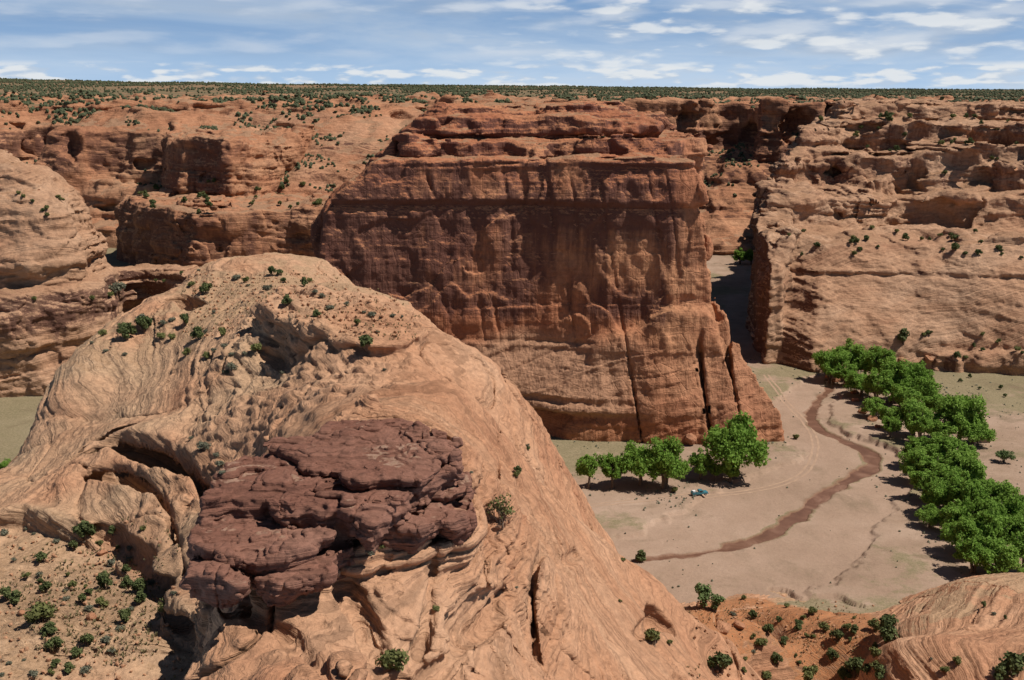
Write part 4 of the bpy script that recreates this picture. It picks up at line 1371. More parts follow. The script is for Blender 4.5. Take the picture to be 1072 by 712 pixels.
def ribbon(name, path, mat, zoff, wscale=1.0, cross=7, nseed=0, edge=0.25, follow=True, level=None):
    p = path[:, :2]
    tg = np.gradient(p, axis=0); tg /= np.linalg.norm(tg, axis=1, keepdims=True)
    nm = np.stack([-tg[:, 1], tg[:, 0]], 1)
    s = np.linspace(-1, 1, cross)
    x = p[:, None, 0] + nm[:, None, 0] * s[None] * path[:, 2:3] * wscale
    y = p[:, None, 1] + nm[:, None, 1] * s[None] * path[:, 2:3] * wscale
    ed = np.abs(s)[None] ** 2 * edge * path[:, 2:3]
    x = x + ed * fbm(x / 3, y / 3, 0, 2, 0.5, nseed); y = y + ed * fbm(x / 3, y / 3, 0, 2, 0.5, nseed + 2)
    sh = x.shape
    xr, yr = x.ravel().astype(np.float32), y.ravel().astype(np.float32)
    z = ground_h(xr, yr)[0] + zoff if level is None else np.full(xr.shape, level)
    idx = np.arange(len(xr)).reshape(sh)
    q = np.stack([idx[:-1, :-1], idx[1:, :-1], idx[1:, 1:], idx[:-1, 1:]], -1).reshape(-1, 4)
    me = make_mesh(name, np.stack([xr, yr, z], 1), q, mat)
    o = link(name, me)
    tag(o, kind='structure')
    return o


def water_mat():
    m = bpy.data.materials.new('muddy_water'); m.use_nodes = True
    t = NT(m.node_tree)
    pos = t.n('ShaderNodeNewGeometry').outputs['Position']
    n = t.noise(pos, 0.12, 6, 0.65, 0.6)
    col = t.ramp(n, [(0.35, (0.12, 0.056, 0.034)), (0.52, (0.165, 0.080, 0.049)), (0.68, (0.25, 0.135, 0.088))])
    bp = t.n('ShaderNodeBump', {'Height': t.noise(pos, 1.2, 4, 0.6), 'Strength': 0.15, 'Distance': 0.2}).outputs[0]
    finish(t, col, bp, 0.42, 0.35)
    return m


ribbon('river', riv[::1], water_mat(), 0, 2.3, 9, 271, 0.12, level=-1.30)
M_TRACK = plain('track_dust', (0.385, 0.255, 0.175), 0.95, 0.1, 0, 0.12, 0.4)
fine_track = smooth_path([tuple(r_) for r_ in track], 4)
for side in (-1, 1):
    tg = np.gradient(fine_track[:, :2], axis=0); tg /= np.linalg.norm(tg, axis=1, keepdims=True)
    p2 = fine_track.copy()
    p2[:, 0] += -tg[:, 1] * side * 1.0; p2[:, 1] += tg[:, 0] * side * 1.0; p2[:, 2] = 0.40
    ribbon('dirt_track', p2, M_TRACK, 0.03, 1.0, 3, 273, 0.5)
print('T terrain done', time.time() - T0)
#--SPLIT2--

# ================================================================== VEGETATION
def leaf_mat(name, ca, cb, trans=0.25, sc=1.3):
    m = bpy.data.materials.new(name); m.use_nodes = True
    t = NT(m.node_tree)
    tn = attr(t, 'tint')
    oi = t.n('ShaderNodeObjectInfo').outputs['Random']
    f = t.math('ADD', t.math('MULTIPLY', tn, 0.8), t.math('MULTIPLY', oi, 0.3), clamp=True)
    col = t.mix(f, ca, cb)
    d = t.n('ShaderNodeBsdfPrincipled', {'Base Color': col, 'Roughness': 0.7, 'Specular IOR Level': 0.12})
    tr = t.n('ShaderNodeBsdfTranslucent', {'Color': col})
    mx = t.n('ShaderNodeMixShader', {0: trans, 1: d.outputs[0], 2: tr.outputs[0]})
    t.n('ShaderNodeOutputMaterial', {0: mx.outputs[0]})
    return m


M_COTTON = leaf_mat('cottonwood_leaves', (0.15, 0.275, 0.040), (0.28, 0.43, 0.085), 0.45)
M_JUNI = leaf_mat('juniper_leaves', (0.058, 0.078, 0.028), (0.145, 0.165, 0.062), 0.2)
M_GREEN = leaf_mat('green_shrub_leaves', (0.105, 0.12, 0.040), (0.22, 0.22, 0.08), 0.25)
M_SAGE = leaf_mat('sage_leaves', (0.11, 0.112, 0.075), (0.20, 0.195, 0.135), 0.1)
M_WILLOW = leaf_mat('willow_leaves', (0.10, 0.15, 0.05), (0.20, 0.26, 0.10), 0.25)
M_WOOD = leaf_mat('woodland_leaves', (0.042, 0.054, 0.028), (0.092, 0.100, 0.052), 0.0)
M_BARK = plain('cottonwood_bark', (0.16, 0.12, 0.09), 0.95, 0.1, 0, 0.3, 4)
M_STEM = plain('shrub_stem', (0.17, 0.12, 0.085), 0.95, 0.1, 0, 0.3, 8)


def leaf_quads(c, nrm, size, r, jitter=0.9):
    """many small leaf faces: one quad at each centre, facing roughly along nrm"""
    n = len(c)
    d = nrm + r.normal(0, jitter, (n, 3))
    d /= np.linalg.norm(d, axis=1, keepdims=True) + 1e-9
    a = np.cross(d, r.normal(0, 1, (n, 3))); a /= np.linalg.norm(a, axis=1, keepdims=True) + 1e-9
    b = np.cross(d, a)
    s = (size * r.uniform(0.6, 1.35, n))[:, None]
    a = a * s; b = b * s * r.uniform(0.5, 0.9, n)[:, None]
    v = np.stack([c - a - b * 0.4, c + a * 0.2 - b, c + a + b * 0.3, c - a * 0.3 + b], 1).reshape(-1, 3)
    return v, np.arange(n * 4).reshape(-1, 4)


def tubes(segs, sides=6):
    """tapered limbs: (a, b, ra, rb)"""
    V, Q = [], []
    for a, b, ra, rb in segs:
        a = np.array(a, float); b = np.array(b, float)
        d = b - a; d /= np.linalg.norm(d) + 1e-9
        u = np.cross(d, (0.3, 0.9, 0.2)); u /= np.linalg.norm(u); w_ = np.cross(d, u)
        k = len(V) * 0 + sum(len(x) for x in V)
        an = np.linspace(0, 2 * PI, sides, endpoint=False)
        ring = np.cos(an)[:, None] * u + np.sin(an)[:, None] * w_
        V.append(np.concatenate([a + ring * ra, b + ring * rb]))
        i = np.arange(sides); j = (i + 1) % sides
        Q.append(np.stack([k + i, k + j, k + sides + j, k + sides + i], 1))
    return np.concatenate(V), np.concatenate(Q)


def crown_lobes(r, nl, rx, rz, cz, lo=0.15, hi=0.34):
    L = []
    for i in range(nl):
        u = r.normal(0, 1, 3); u /= np.linalg.norm(u)
        if u[2] < -0.6: u[2] *= -0.6
        rr = r.uniform(0.25, 0.86)
        L.append((np.array([u[0] * rx * rr, u[1] * rx * rr, cz + u[2] * rz * rr]), r.uniform(lo, hi) * rx, r.uniform(0, 1)))
    return L


def cottonwood(seed, H=10.0, rx=5.0, nleaf=6500, nl=15, trunks=1, lm=None, leaf=0.34):
    r = np.random.RandomState(seed)
    rz = H * 0.46; cz = H * 0.53
    L = crown_lobes(r, nl, rx, rz, cz)
    L.append((np.array([0, 0, cz]), rx * 0.5, 0.3))
    wts = np.array([l[1] ** 2 for l in L]); wts = wts / wts.sum()
    c, nn, tt = [], [], []
    for (p, ra, tn), wt in zip(L, wts):
        n = int(nleaf * wt)
        d = r.normal(0, 1, (n, 3)); d /= np.linalg.norm(d, axis=1, keepdims=True)
        rad = ra * r.uniform(0.12, 1.15, n) ** 0.5
        # ragged shell: the lobe's surface breaks into sprays
        rad = rad * (1 + 0.25 * vnoise(d[:, 0] * 3.1 + p[0], d[:, 1] * 3.1 + p[1], d[:, 2] * 3.1, seed))
        q = p + d * rad[:, None] * np.array([1, 1, 0.82])
        keep_ = vnoise(q[:, 0] / 1.1, q[:, 1] / 1.1, q[:, 2] / 1.1, seed + 3) > -0.32
        q, d = q[keep_], d[keep_]
        c.append(q); nn.append(d * 0.7 + np.array([0, 0, 0.5])); tt.append(np.clip(tn * 0.3 + r.uniform(0, 0.7, len(q)), 0, 1))
    c = np.concatenate(c); nn = np.concatenate(nn); tt = np.concatenate(tt)
    v, q = leaf_quads(c, nn, leaf, r)
    cm = make_mesh('crown', v, q, lm or M_COTTON, {'tint': np.repeat(tt, 4)}, smooth=False)
    segs = []
    for k in range(trunks):
        bx, by = (r.uniform(-0.5, 0.5), r.uniform(-0.5, 0.5)) if trunks > 1 else (0, 0)
        top = np.array([bx * 1.5 + r.uniform(-0.5, 0.5), by * 1.5 + r.uniform(-0.5, 0.5), H * 0.32])
        mid = np.array([bx, by, H * 0.15]) + r.normal(0, 0.12, 3)
        tr = 0.055 * H / (1.5 if trunks > 1 else 1.2)
        segs += [((bx, by, -0.6), mid, tr * 1.25, tr), (mid, top, tr, tr * 0.8)]
        for (p, ra, _) in L:
            if r.rand() < 0.8 / trunks ** 0.5:
                m_ = top * 0.5 + p * 0.5 + np.array([0, 0, -0.3])
                segs += [(top, m_, tr * 0.5, tr * 0.32), (m_, p, tr * 0.32, tr * 0.1)]
    v, q = tubes(segs)
    tm = make_mesh('trunk', v, q, M_BARK)
    return tm, cm


def shrub_mesh(seed, kind):
    """unit shrub, about 1 m in radius"""
    r = np.random.RandomState(seed)
    if kind == 'juniper':
        H, nl, n, lf, mat, fl = 1.75, 9, 900, 0.13, M_JUNI, 1.0
    elif kind == 'green':
        H, nl, n, lf, mat, fl = 1.35, 8, 700, 0.12, M_GREEN, 1.0
    elif kind == 'sage':
        H, nl, n, lf, mat, fl = 0.85, 8, 520, 0.10, M_SAGE, 0.8
    elif kind == 'willow':
        H, nl, n, lf, mat, fl = 2.3, 11, 900, 0.10, M_WILLOW, 1.0
    else:                                               # open, half bare bush
        H, nl, n, lf, mat, fl = 1.9, 9, 420, 0.075, M_GREEN, 1.0
    c, nn, tt = [], [], []
    L = []
    for i in range(nl):
        a = r.uniform(0, 2 * PI); ro = r.uniform(0.1, 0.62)
        L.append((np.array([ro * math.cos(a), ro * math.sin(a), H * r.uniform(0.28, 0.72)]), r.uniform(0.28, 0.48), r.rand()))
    for p, ra, tn in L:
        m = int(n / nl)
        d = r.normal(0, 1, (m, 3)); d /= np.linalg.norm(d, axis=1, keepdims=True)
        q = p + d * (ra * r.uniform(0.4, 1.1, m))[:, None] * np.array([1, 1, fl * 0.9])
        q[:, 2] = np.abs(q[:, 2])
        c.append(q); nn.append(d + np.array([0, 0, 0.4])); tt.append(np.clip(tn * 0.5 + r.uniform(0, 0.5, m), 0, 1))
    c = np.concatenate(c); nn = np.concatenate(nn); tt = np.concatenate(tt)
    v, q = leaf_quads(c, nn, lf, r)
    fm = make_mesh('foliage', v, q, mat, {'tint': np.repeat(tt, 4)}, smooth=False)
    segs = []
    for p, ra, _ in L:
        b = np.array([r.uniform(-0.12, 0.12), r.uniform(-0.12, 0.12), -0.25])
        m_ = b * 0.4 + p * 0.6 + r.normal(0, 0.06, 3)
        segs += [(b, m_, 0.05, 0.03), (m_, p, 0.03, 0.012)]
        if kind == 'open':
            for _k in range(3):
                e = p + r.normal(0, 0.3, 3) + np.array([0, 0, 0.2]); segs.append((m_, e, 0.02, 0.006))
    v, q = tubes(segs, 5)
    sm = make_mesh('stem', v, q, M_STEM)
    return fm, sm


def put_tree(name, meshes, loc, s, rot, label, cat, group, parts=('trunk', 'crown'), sz=None):
    t = bpy.data.objects.new(name, None); C.objects.link(t)
    t.location = loc; t.rotation_euler = (0, 0, rot); t.scale = (s, s, sz or s)
    t.empty_display_size = 0.5
    tag(t, label, cat, group)
    for nm, me in zip(parts, meshes):
        link(nm, me, t)
    return t


rnd = random.Random(11)
CW = [cottonwood(300 + i, [9.0, 9.6, 8.6, 9.2, 8.8, 10.0][i], [5.0, 4.6, 5.3, 4.8, 5.1, 4.5][i], 12500, [46, 38, 54, 42, 50, 36][i], [1, 2, 1, 2, 3, 1][i], None, 0.235) for i in range(6)]


def cw_at(px, py, rpx, var, label, group, base=1.15, hs=1.0):
    """crown centre column and row in the photo, crown radius in photo px"""
    x, y, z = W(px, py + rpx * base, 0)
    d = math.hypot(y, CAMZ) / 1.0
    r_m = rpx * (y * cp + CAMZ * sp) / FPX
    z = float(ground_h(np.array([x], np.float32), np.array([y], np.float32))[0][0])
    s = r_m / 4.9
    return put_tree('cottonwood_tree', CW[var % 6], (x, y, z), s, rnd.uniform(0, 6.28), label, 'tree', group, sz=s * hs)


G1 = 'cottonwoods at the foot of the butte'
for a in [(616, 491, 15, 5, 'short cottonwood with a leaning trunk, leftmost of the clump below the butte'),
          (642, 490, 15.5, 0, 'short round cottonwood touching the leftmost tree of the clump below the butte'),
          (670, 480, 21, 2, 'left half of the biggest broad cottonwood crown below the butte'),
          (696, 482, 22, 4, 'big broad bright cottonwood between the paired short trees and the slim one'),
          (733, 485, 13, 1, 'slim thin-crowned cottonwood on one bare trunk directly behind the parked truck'),
          (769, 461, 29, 2, 'large dense cottonwood standing against the rock foot at the butte corner'),
          (764, 489, 11, 3, 'low small cottonwood in front of the large one at the butte corner'),
          (749, 493, 8, 0, 'tiny bushy cottonwood sapling right of the slim tree behind the truck')]:
    cw_at(a[0], a[1], a[2] * 1.12, a[3], a[4], G1, 1.2, 1.22)
EDGE = {
    ("upper grove's riverside edge", 'far'): [(868, 377, 15), (884, 384, 14), (901, 393, 16), (918, 402, 15), (914, 421, 13), (930, 433, 15), (932, 447, 12)],
    ("upper grove's middle row", 'far'): [(888, 371, 16), (906, 375, 16), (924, 382, 16), (936, 396, 18), (944, 414, 18), (956, 431, 18), (962, 447, 15)],
    ("upper grove's field-side edge", 'far'): [(940, 384, 15), (957, 398, 16), (968, 409, 16), (980, 420, 17), (1003, 433, 20), (985, 441, 19), (1019, 443, 16)],
    ("lower grove's riverside edge", 'far'): [(960, 466, 17), (957, 482, 17), (966, 500, 17), (978, 518, 15), (1001, 536, 18), (1010, 556, 19), (1018, 572, 20)],
    ("lower grove's middle row", 'far'): [(984, 468, 18), (980, 485, 20), (990, 504, 21), (1008, 520, 20), (1028, 538, 20), (1036, 557, 22), (1047, 577, 22)],
    ("lower grove's field-side edge", 'far'): [(1004, 472, 16), (1006, 490, 19), (1024, 500, 19), (1042, 515, 20), (1060, 535, 20), (1062, 556, 20), (1072, 574, 20)],
}
ORD = ['first', 'second', 'third', 'fourth', 'fifth', 'sixth', 'last']
k = 0
for (edge, _), lst in EDGE.items():
    for i, (a, b, r_) in enumerate(lst):
        cw_at(a, b, r_ * rnd.uniform(1.05, 1.32), k, 'bright green cottonwood, %s tree from the far end along the %s' % (ORD[i], edge), 'cottonwood grove on the river bank', 1.1, rnd.uniform(0.8, 1.25))
        k += 1
cw_at(973, 536, 14, 2, 'small lone round cottonwood on open sand just riverside of the lower grove', 'cottonwood grove on the river bank', 1.1)
cw_at(775, 268, 9, 1, 'far bright green tree in the gap between butte and mesa, left one', 'trees in the gap', 1.0)
cw_at(786, 268, 9, 3, 'far bright green tree in the gap, right one nearest the shaded wall', 'trees in the gap', 1.0)
cw_at(6, 490, 13, 4, 'bright green tree at the left edge on the floor beyond the dome', 'trees at the left edge', 1.1)
cw_at(-8, 496, 13, 0, 'bright green tree half out of the picture at the left edge', 'trees at the left edge', 1.1)
GREY = cottonwood(340, 6.0, 4.6, 2600, 13, 3, M_WILLOW, 0.26)
x_, y_, _ = W(1050, 484)
put_tree('olive_tree', GREY, (x_, y_, 0), 0.85, 1.0, 'low grey-green spreading tree on bare sand beside the small brown shed', 'tree', None)

# ---- shrubs, each stood on the rock or sand it grows on
SH = {kd: [shrub_mesh(400 + 17 * i + 5 * j, kd) for j in range(3)] for i, kd in enumerate(('juniper', 'green', 'sage', 'willow', 'open'))}
KNAME = {'juniper': ('juniper_bush', 'juniper'), 'green': ('desert_shrub', 'shrub'), 'sage': ('sage_brush', 'shrub'), 'willow': ('willow_bush', 'bush'), 'open': ('desert_bush', 'bush')}
n_sh = 0


def shrub_at(px, py, rpx, kind, label, group=None, parts=True, p=None):
    global n_sh
    if p is None:
        p, nrm = dt_at(px, py + rpx * 0.55)
        if p is None: return
    f = p[1] * cp + (CAMZ - p[2]) * sp
    s = rpx * f / FPX * 1.12
    nm, cat = KNAME[kind]
    ms = SH[kind][n_sh % 3]
    n_sh += 1
    if parts:
        return put_tree(nm, ms, tuple(p), s, rnd.uniform(0, 6.28), label, cat, group, ('foliage', 'stem'), s * rnd.uniform(0.85, 1.15))
    o = link(nm, ms[0], None, tuple(p)); o.rotation_euler = (0, 0, rnd.uniform(0, 6.28)); o.scale = (s, s, s * rnd.uniform(0.8, 1.15))
    return tag(o, label, cat, group)


J, G_, Sg, Wl, Op = 'juniper', 'green', 'sage', 'willow', 'open'


def zc(ox, oy, sc, lst):
    return [(ox + a[0] / sc, oy + a[1] / sc, a[2] / sc) + tuple(a[3:]) for a in lst]


# big, single ones with their own descriptions
OWN = zc(0, 472, 2.967, [
    (250, 258, 34, J, 'biggest dark juniper under the pale slab wall on the lower-left flat'),
    (140, 500, 50, G_, 'widest green shrub clump beside the dark cleft on the lower-left flat'),
    (325, 402, 28, J, 'dark juniper in the middle of the flat, right of the green clumps'),
    (437, 420, 27, J, 'dark juniper nearest the right end of the slab wall'),
    (400, 412, 20, J, 'narrow juniper just left of the one nearest the slab end'),
    (386, 512, 24, J, 'upright dark juniper standing alone near the low rocky rise'),
    (172, 608, 27, J, 'round dark juniper below the cleft, left of the two bottom ones'),
    (207, 675, 22, J, 'dark juniper at the bottom edge of the lower-left flat'),
    (262, 588, 22, J, 'juniper growing out of the lower dark cleft'),
    (247, 626, 20, J, 'juniper at the cleft, just under the one growing out of it'),
    (50, 452, 25, J, 'dark juniper above the left cleft near the picture edge'),
    (15, 443, 24, J, 'juniper cut by the left picture edge above the cleft'),
    (315, 470, 24, G_, 'loose green shrub just below the juniper in the middle of the flat'),
    (348, 252, 16, J, 'small juniper tucked against the shaded foot of the slab'),
    (500, 490, 25, Op, 'dark wiry bush on the rise at the right end of the flat')])
OWN += zc(0, 260, 2.967, [
    (650, 128, 20, J, "dark juniper on the dome's crest left of the raised block"),
    (883, 166, 20, J, "dark juniper on top of the raised block's left edge"),
    (575, 226, 18, J, 'juniper in the dark notch at the left end of the crest'),
    (681, 255, 18, G_, 'bright green shrub on the crest under the raised block'),
    (606, 265, 22, J, 'juniper between the notch and the raised block'),
    (392, 265, 30, J, 'wide dark juniper at the left shoulder of the dome'),
    (442, 240, 28, J, 'dark juniper right beside the wide one on the dome shoulder'),
    (318, 258, 16, G_, 'leftmost green shrub on the shoulder of the dome'),
    (635, 608, 27, Sg, 'grey-green sage just above the right end of the dark alcove')])
OWN += [(381, 361, 8, J, 'lone round juniper on the smooth slope behind the maroon caprock'),
        (409, 689, 16, G_, 'yellow-green bush in the crack at the bottom centre'),
        (527, 537, 17, Op, 'half bare bush on the slope right of the maroon caprock'),
        (390, 580, 7, Sg, 'small grey sage in the hollow under the caprock overhang'),
        (453, 636, 5, G_, 'tiny green shrub on the column below the right caprock boulders'),
        (540, 494, 5, G_, 'small shrub on the slope edge above the canyon floor'),
        (684, 668, 11, G_, 'dark shrub in a hollow near the lower end of the slope'),
        (668, 584, 7, J, 'juniper on the far skyline of the slope above the river tail'),
        (752, 696, 13, J, 'dark juniper at the foot of the slope beside the talus'),
        (738, 626, 13, Wl, 'pale green willow where the slope meets the canyon floor'),
        (750, 634, 10, Wl, 'lower pale willow right of the first one at the slope foot'),
        (927, 661, 12, J, 'largest dark juniper on the talus by the slick rock edge'),
        (1062, 697, 15, J, 'dark juniper at the lower right corner on slick rock'),
        (1044, 704, 10, J, 'smaller juniper left of the one in the lower right corner'),
        (845, 706, 11, G_, 'wide green shrub at the bottom edge of the orange talus'),
        (892, 701, 11, J, 'dark shrub at the bottom of the talus left of the slick rock'),
        (121, 302, 9, Sg, 'grey-green bush clump on the ledge behind the dome shoulder'),
        (835, 455, 4, G_, 'small green weed patch beside the dirt track bend'),
        (706, 512, 5, G_, 'tiny green bush left of the parked truck'),
        (944, 352, 8, J, 'dark bush on the low ledge at the mesa foot')]
for a in OWN:
    shrub_at(a[0], a[1], a[2], a[3], a[4])

# the rest, by place; nothing tells their members apart
LOW = zc(0, 472, 2.967, [(235, 295, 17, J), (120, 330, 19, J), (15, 240, 19, Sg), (75, 240, 13, Sg), (170, 265, 15, Sg), (450, 450, 24, J), (255, 455, 16, J), (280, 440, 14, J), (235, 415, 16, G_), (145, 425, 19, J), (90, 390, 13, G_), (155, 545, 27, J), (175, 660, 17, J), (160, 690, 12, G_), (100, 678, 20, Sg), (325, 575, 21, Sg), (375, 545, 20, Sg), (350, 345, 19, Sg), (270, 665, 24, Sg), (205, 450, 15, Sg), (395, 300, 15, Sg), (310, 280, 14, G_), (405, 335, 15, Sg), (395, 365, 15, J), (40, 330, 11, Sg), (465, 395, 16, Sg), (545, 435, 12, Sg), (440, 235, 11, G_), (75, 640, 9, Sg), (30, 655, 10, Sg), (125, 375, 14, Sg), (95, 255, 9, Sg), (60, 300, 8, Sg), (205, 380, 9, G_), (120, 405, 10, J), (210, 425, 10, Sg), (265, 415, 9, G_), (280, 480, 18, Sg), (140, 575, 10, J), (60, 500, 9, Sg), (10, 685, 12, Sg), (350, 620, 16, Sg), (410, 490, 12, Sg), (365, 300, 10, G_)])
GL = 'shrubs scattered on the lower-left flat'
for a in LOW:
    shrub_at(a[0], a[1], a[2], a[3], 'small desert shrub scattered on the sandy flat below the pale slab wall', GL)
CREST = zc(0, 260, 2.967, [(945, 110, 15, J), (430, 213, 20, Sg), (330, 305, 11, Sg), (495, 270, 17, G_), (525, 275, 15, G_), (570, 320, 15, G_), (635, 330, 15, G_), (715, 365, 22, Sg), (720, 325, 13, Sg), (790, 300, 19, G_), (680, 655, 19, Sg), (590, 575, 13, Sg), (870, 380, 13, Sg), (850, 75, 14, J), (875, 70, 12, J), (830, 112, 17, Sg), (770, 90, 13, G_), (740, 85, 17, Sg), (590, 105, 12, G_), (965, 90, 10, G_), (885, 95, 10, J), (765, 105, 8, Sg), (1000, 135, 14, Sg), (975, 195, 15, G_), (1030, 182, 14, Sg), (295, 155, 12, G_), (350, 135, 16, G_), (375, 115, 22, Sg), (110, 150, 10, G_), (480, 95, 8, G_), (510, 95, 7, G_), (565, 75, 7, J), (620, 60, 8, Sg), (660, 190, 8, Sg), (700, 300, 14, Sg), (640, 250, 14, Sg), (660, 305, 13, Sg), (500, 225, 16, Sg), (540, 215, 14, Sg), (710, 380, 14, Sg), (665, 640, 15, Sg), (700, 690, 14, Sg), (280, 285, 9, Sg), (770, 320, 12, Sg), (380, 320, 10, Sg)])
CREST += zc(320, 270, 2.967, [(155, 195, 13, G_), (205, 170, 19, Sg), (270, 172, 12, Sg), (25, 165, 15, J), (125, 130, 12, Sg), (80, 150, 16, Sg), (240, 340, 9, Sg), (25, 100, 12, Sg), (185, 160, 10, Sg), (300, 175, 7, Sg), (235, 225, 8, Sg)])
for a in CREST:
    shrub_at(a[0], a[1], a[2], a[3], "small desert shrub scattered along the top of the big sandstone dome", 'shrubs on top of the dome')
SLOPE = zc(320, 270, 2.967, [(655, 662, 13, J), (700, 580, 9, Sg), (515, 655, 8, Sg), (690, 590, 7, J)]) + zc(340, 472, 2.967, [(975, 330, 19, J), (930, 330, 10, G_), (925, 468, 7, G_), (180, 292, 11, G_), (597, 412, 7, Sg)])
for a in SLOPE:
    shrub_at(a[0], a[1], a[2], a[3], 'tiny shrub clinging to the bare sandstone slope above the river', 'shrubs on the bare slope')
TAL = zc(680, 540, 2.735, [(285, 277, 14, J), (265, 233, 9, G_), (390, 255, 11, G_), (420, 300, 13, J), (424, 316, 13, J), (370, 300, 10, J), (445, 290, 9, G_), (470, 275, 16, G_), (497, 312, 19, G_), (340, 320, 17, J), (320, 355, 18, G_), (388, 355, 15, J), (440, 335, 9, G_), (465, 340, 8, G_), (535, 345, 20, J), (560, 312, 15, G_), (585, 328, 15, J), (640, 310, 24, G_), (675, 345, 28, J), (700, 300, 10, Sg), (362, 410, 17, J), (265, 437, 10, G_), (335, 452, 18, G_), (525, 405, 18, J), (430, 415, 7, J), (420, 397, 7, J), (550, 455, 20, J), (615, 445, 18, J), (655, 450, 24, J), (645, 390, 20, G_), (640, 420, 14, G_), (635, 372, 11, J), (960, 257, 10, J), (995, 270, 9, Sg), (1015, 282, 7, J), (885, 412, 17, G_), (852, 435, 15, G_), (240, 270, 11, Sg), (275, 400, 9, G_), (300, 385, 10, Sg), (585, 285, 6, G_), (575, 353, 7, J), (300, 335, 9, G_), (805, 410, 6, Sg), (480, 430, 14, G_), (590, 420, 10, G_), (310, 365, 8, J), (690, 320, 14, Sg), (15, 350, 18, G_), (65, 365, 9, G_)])
for a in TAL:
    shrub_at(a[0], a[1], a[2], a[3], 'rounded desert shrub growing on the orange talus in the lower right', 'shrubs on the orange talus')


def in_poly(px, py, poly):
    c = False
    for i in range(len(poly)):
        (x1, y1), (x2, y2) = poly[i], poly[i - 1]
        if (y1 > py) != (y2 > py) and px < (x2 - x1) * (py - y1) / (y2 - y1) + x1: c = not c
    return c


def scatter(poly, n, rlo, rhi, kinds, label, group, minz=0.0, nz=0.6):
    xs = [p[0] for p in poly]; ys = [p[1] for p in poly]
    k_, tries = 0, 0
    while k_ < n and tries < n * 40:
        tries += 1
        a, b = rnd.uniform(min(xs), max(xs)), rnd.uniform(min(ys), max(ys))
        if not in_poly(a, b, poly): continue
        i_ = int(b / DT_C) * DT_W + int(a / DT_C)
        if DT[i_] > 1e8 or DTN[i_][2] < nz or DTP[i_][2] < minz: continue
        if fbm(np.array([DTP[i_][0] / 14]), np.array([DTP[i_][1] / 14]), 0, 2, 0.5, 91)[0] < -0.15: continue
        shrub_at(a, b, rnd.uniform(rlo, rhi), rnd.choice(kinds), label, group, False, DTP[i_])
        k_ += 1


scatter([(812, 240), (1072, 236), (1072, 270), (830, 268)], 34, 2.2, 4.6, [J, J, G_], 'small dark shrub on the shrubby bench halfway up the right-hand mesa', 'shrubs on the mesa bench', 40, 0.55)
scatter([(930, 340), (1072, 350), (1072, 385), (940, 372)], 10, 2.4, 5, [J, G_], 'small dark shrub on the low ledge along the mesa foot', 'shrubs at the mesa foot', -1, 0.5)
scatter([(850, 115), (1072, 110), (1072, 190), (860, 190)], 30, 2, 4, [J, J, G_], 'tiny dark shrub on the upper tiers of the right-hand mesa', 'shrubs on the upper mesa tiers', 60, 0.6)
scatter([(135, 190), (335, 188), (335, 245), (150, 240)], 36, 2.2, 4.2, [J, J, G_], 'small dark juniper on the flat top of the block beyond the dome', 'junipers on the rock block', 35, 0.7)
scatter([(985, 388), (1072, 395), (1072, 425), (1000, 425)], 7, 1.6, 3.2, [J], 'tiny dark shrub on the grassy field beyond the grove', 'shrubs on the field', -2, 0.6)
scatter([(0, 195), (60, 200), (90, 240), (0, 235)], 8, 2, 3.6, [J, G_], 'tiny dark shrub on the rounded top of the left buttress', 'shrubs on the buttress', 60, 0.5)
print('T shrubs', n_sh, time.time() - T0)

# ---- pinyon and juniper woodland on the plateau: thousands of small round trees, one mass
rw = np.random.RandomState(77)
ICO = None
_bm = bmesh.new(); bmesh.ops.create_icosphere(_bm, subdivisions=1, radius=1.0)
IV = np.array([v.co[:] for v in _bm.verts]); IF = np.array([[v.index for v in f.verts] for f in _bm.faces]); _bm.free()


def blobs(name, pos, size, mat, label):
    n = len(pos); nv = len(IV)
    off_ = rw.uniform(0.62, 1.3, (n, nv, 1))
    v = IV[None] * off_ * np.stack([size, size, size * rw.uniform(0.8, 1.2, n)], 1)[:, None] + pos[:, None] + np.array([0, 0, 0.5]) * size[:, None, None]
    q = (IF[None] + (np.arange(n) * nv)[:, None, None]).reshape(-1, 3)
    me = make_mesh(name, v.reshape(-1, 3), q, mat, {'tint': np.clip(rw.uniform(0, 1, (n, nv)), 0, 1).ravel()}, smooth=False)
    o = link(name, me)
    return tag(o, label, 'woodland', kind='stuff')


N = 80000
yy = 1000 * np.exp(rw.uniform(0.05, 1.75, N)); xx = yy * rw.uniform(-0.52, 0.52, N)
dens = 0.5 + fbm(xx / 140, yy / 140, 0, 3, 0.6, 281)
dens = np.clip(dens, 0, 1) ** 1.5 * (0.22 + 1.3 * sst(yy, 1700, 2700)) + 0.03 + 0.55 * sst(yy, 2300, 3000)
ok = (rw.rand(N) < dens)
xx, yy = xx[ok].astype(np.float32), yy[ok].astype(np.float32)
hh, _, pl_ = ground_h(xx, yy)
ok = pl_ > 0.985
pos = np.stack([xx, yy, hh], 1)[ok]
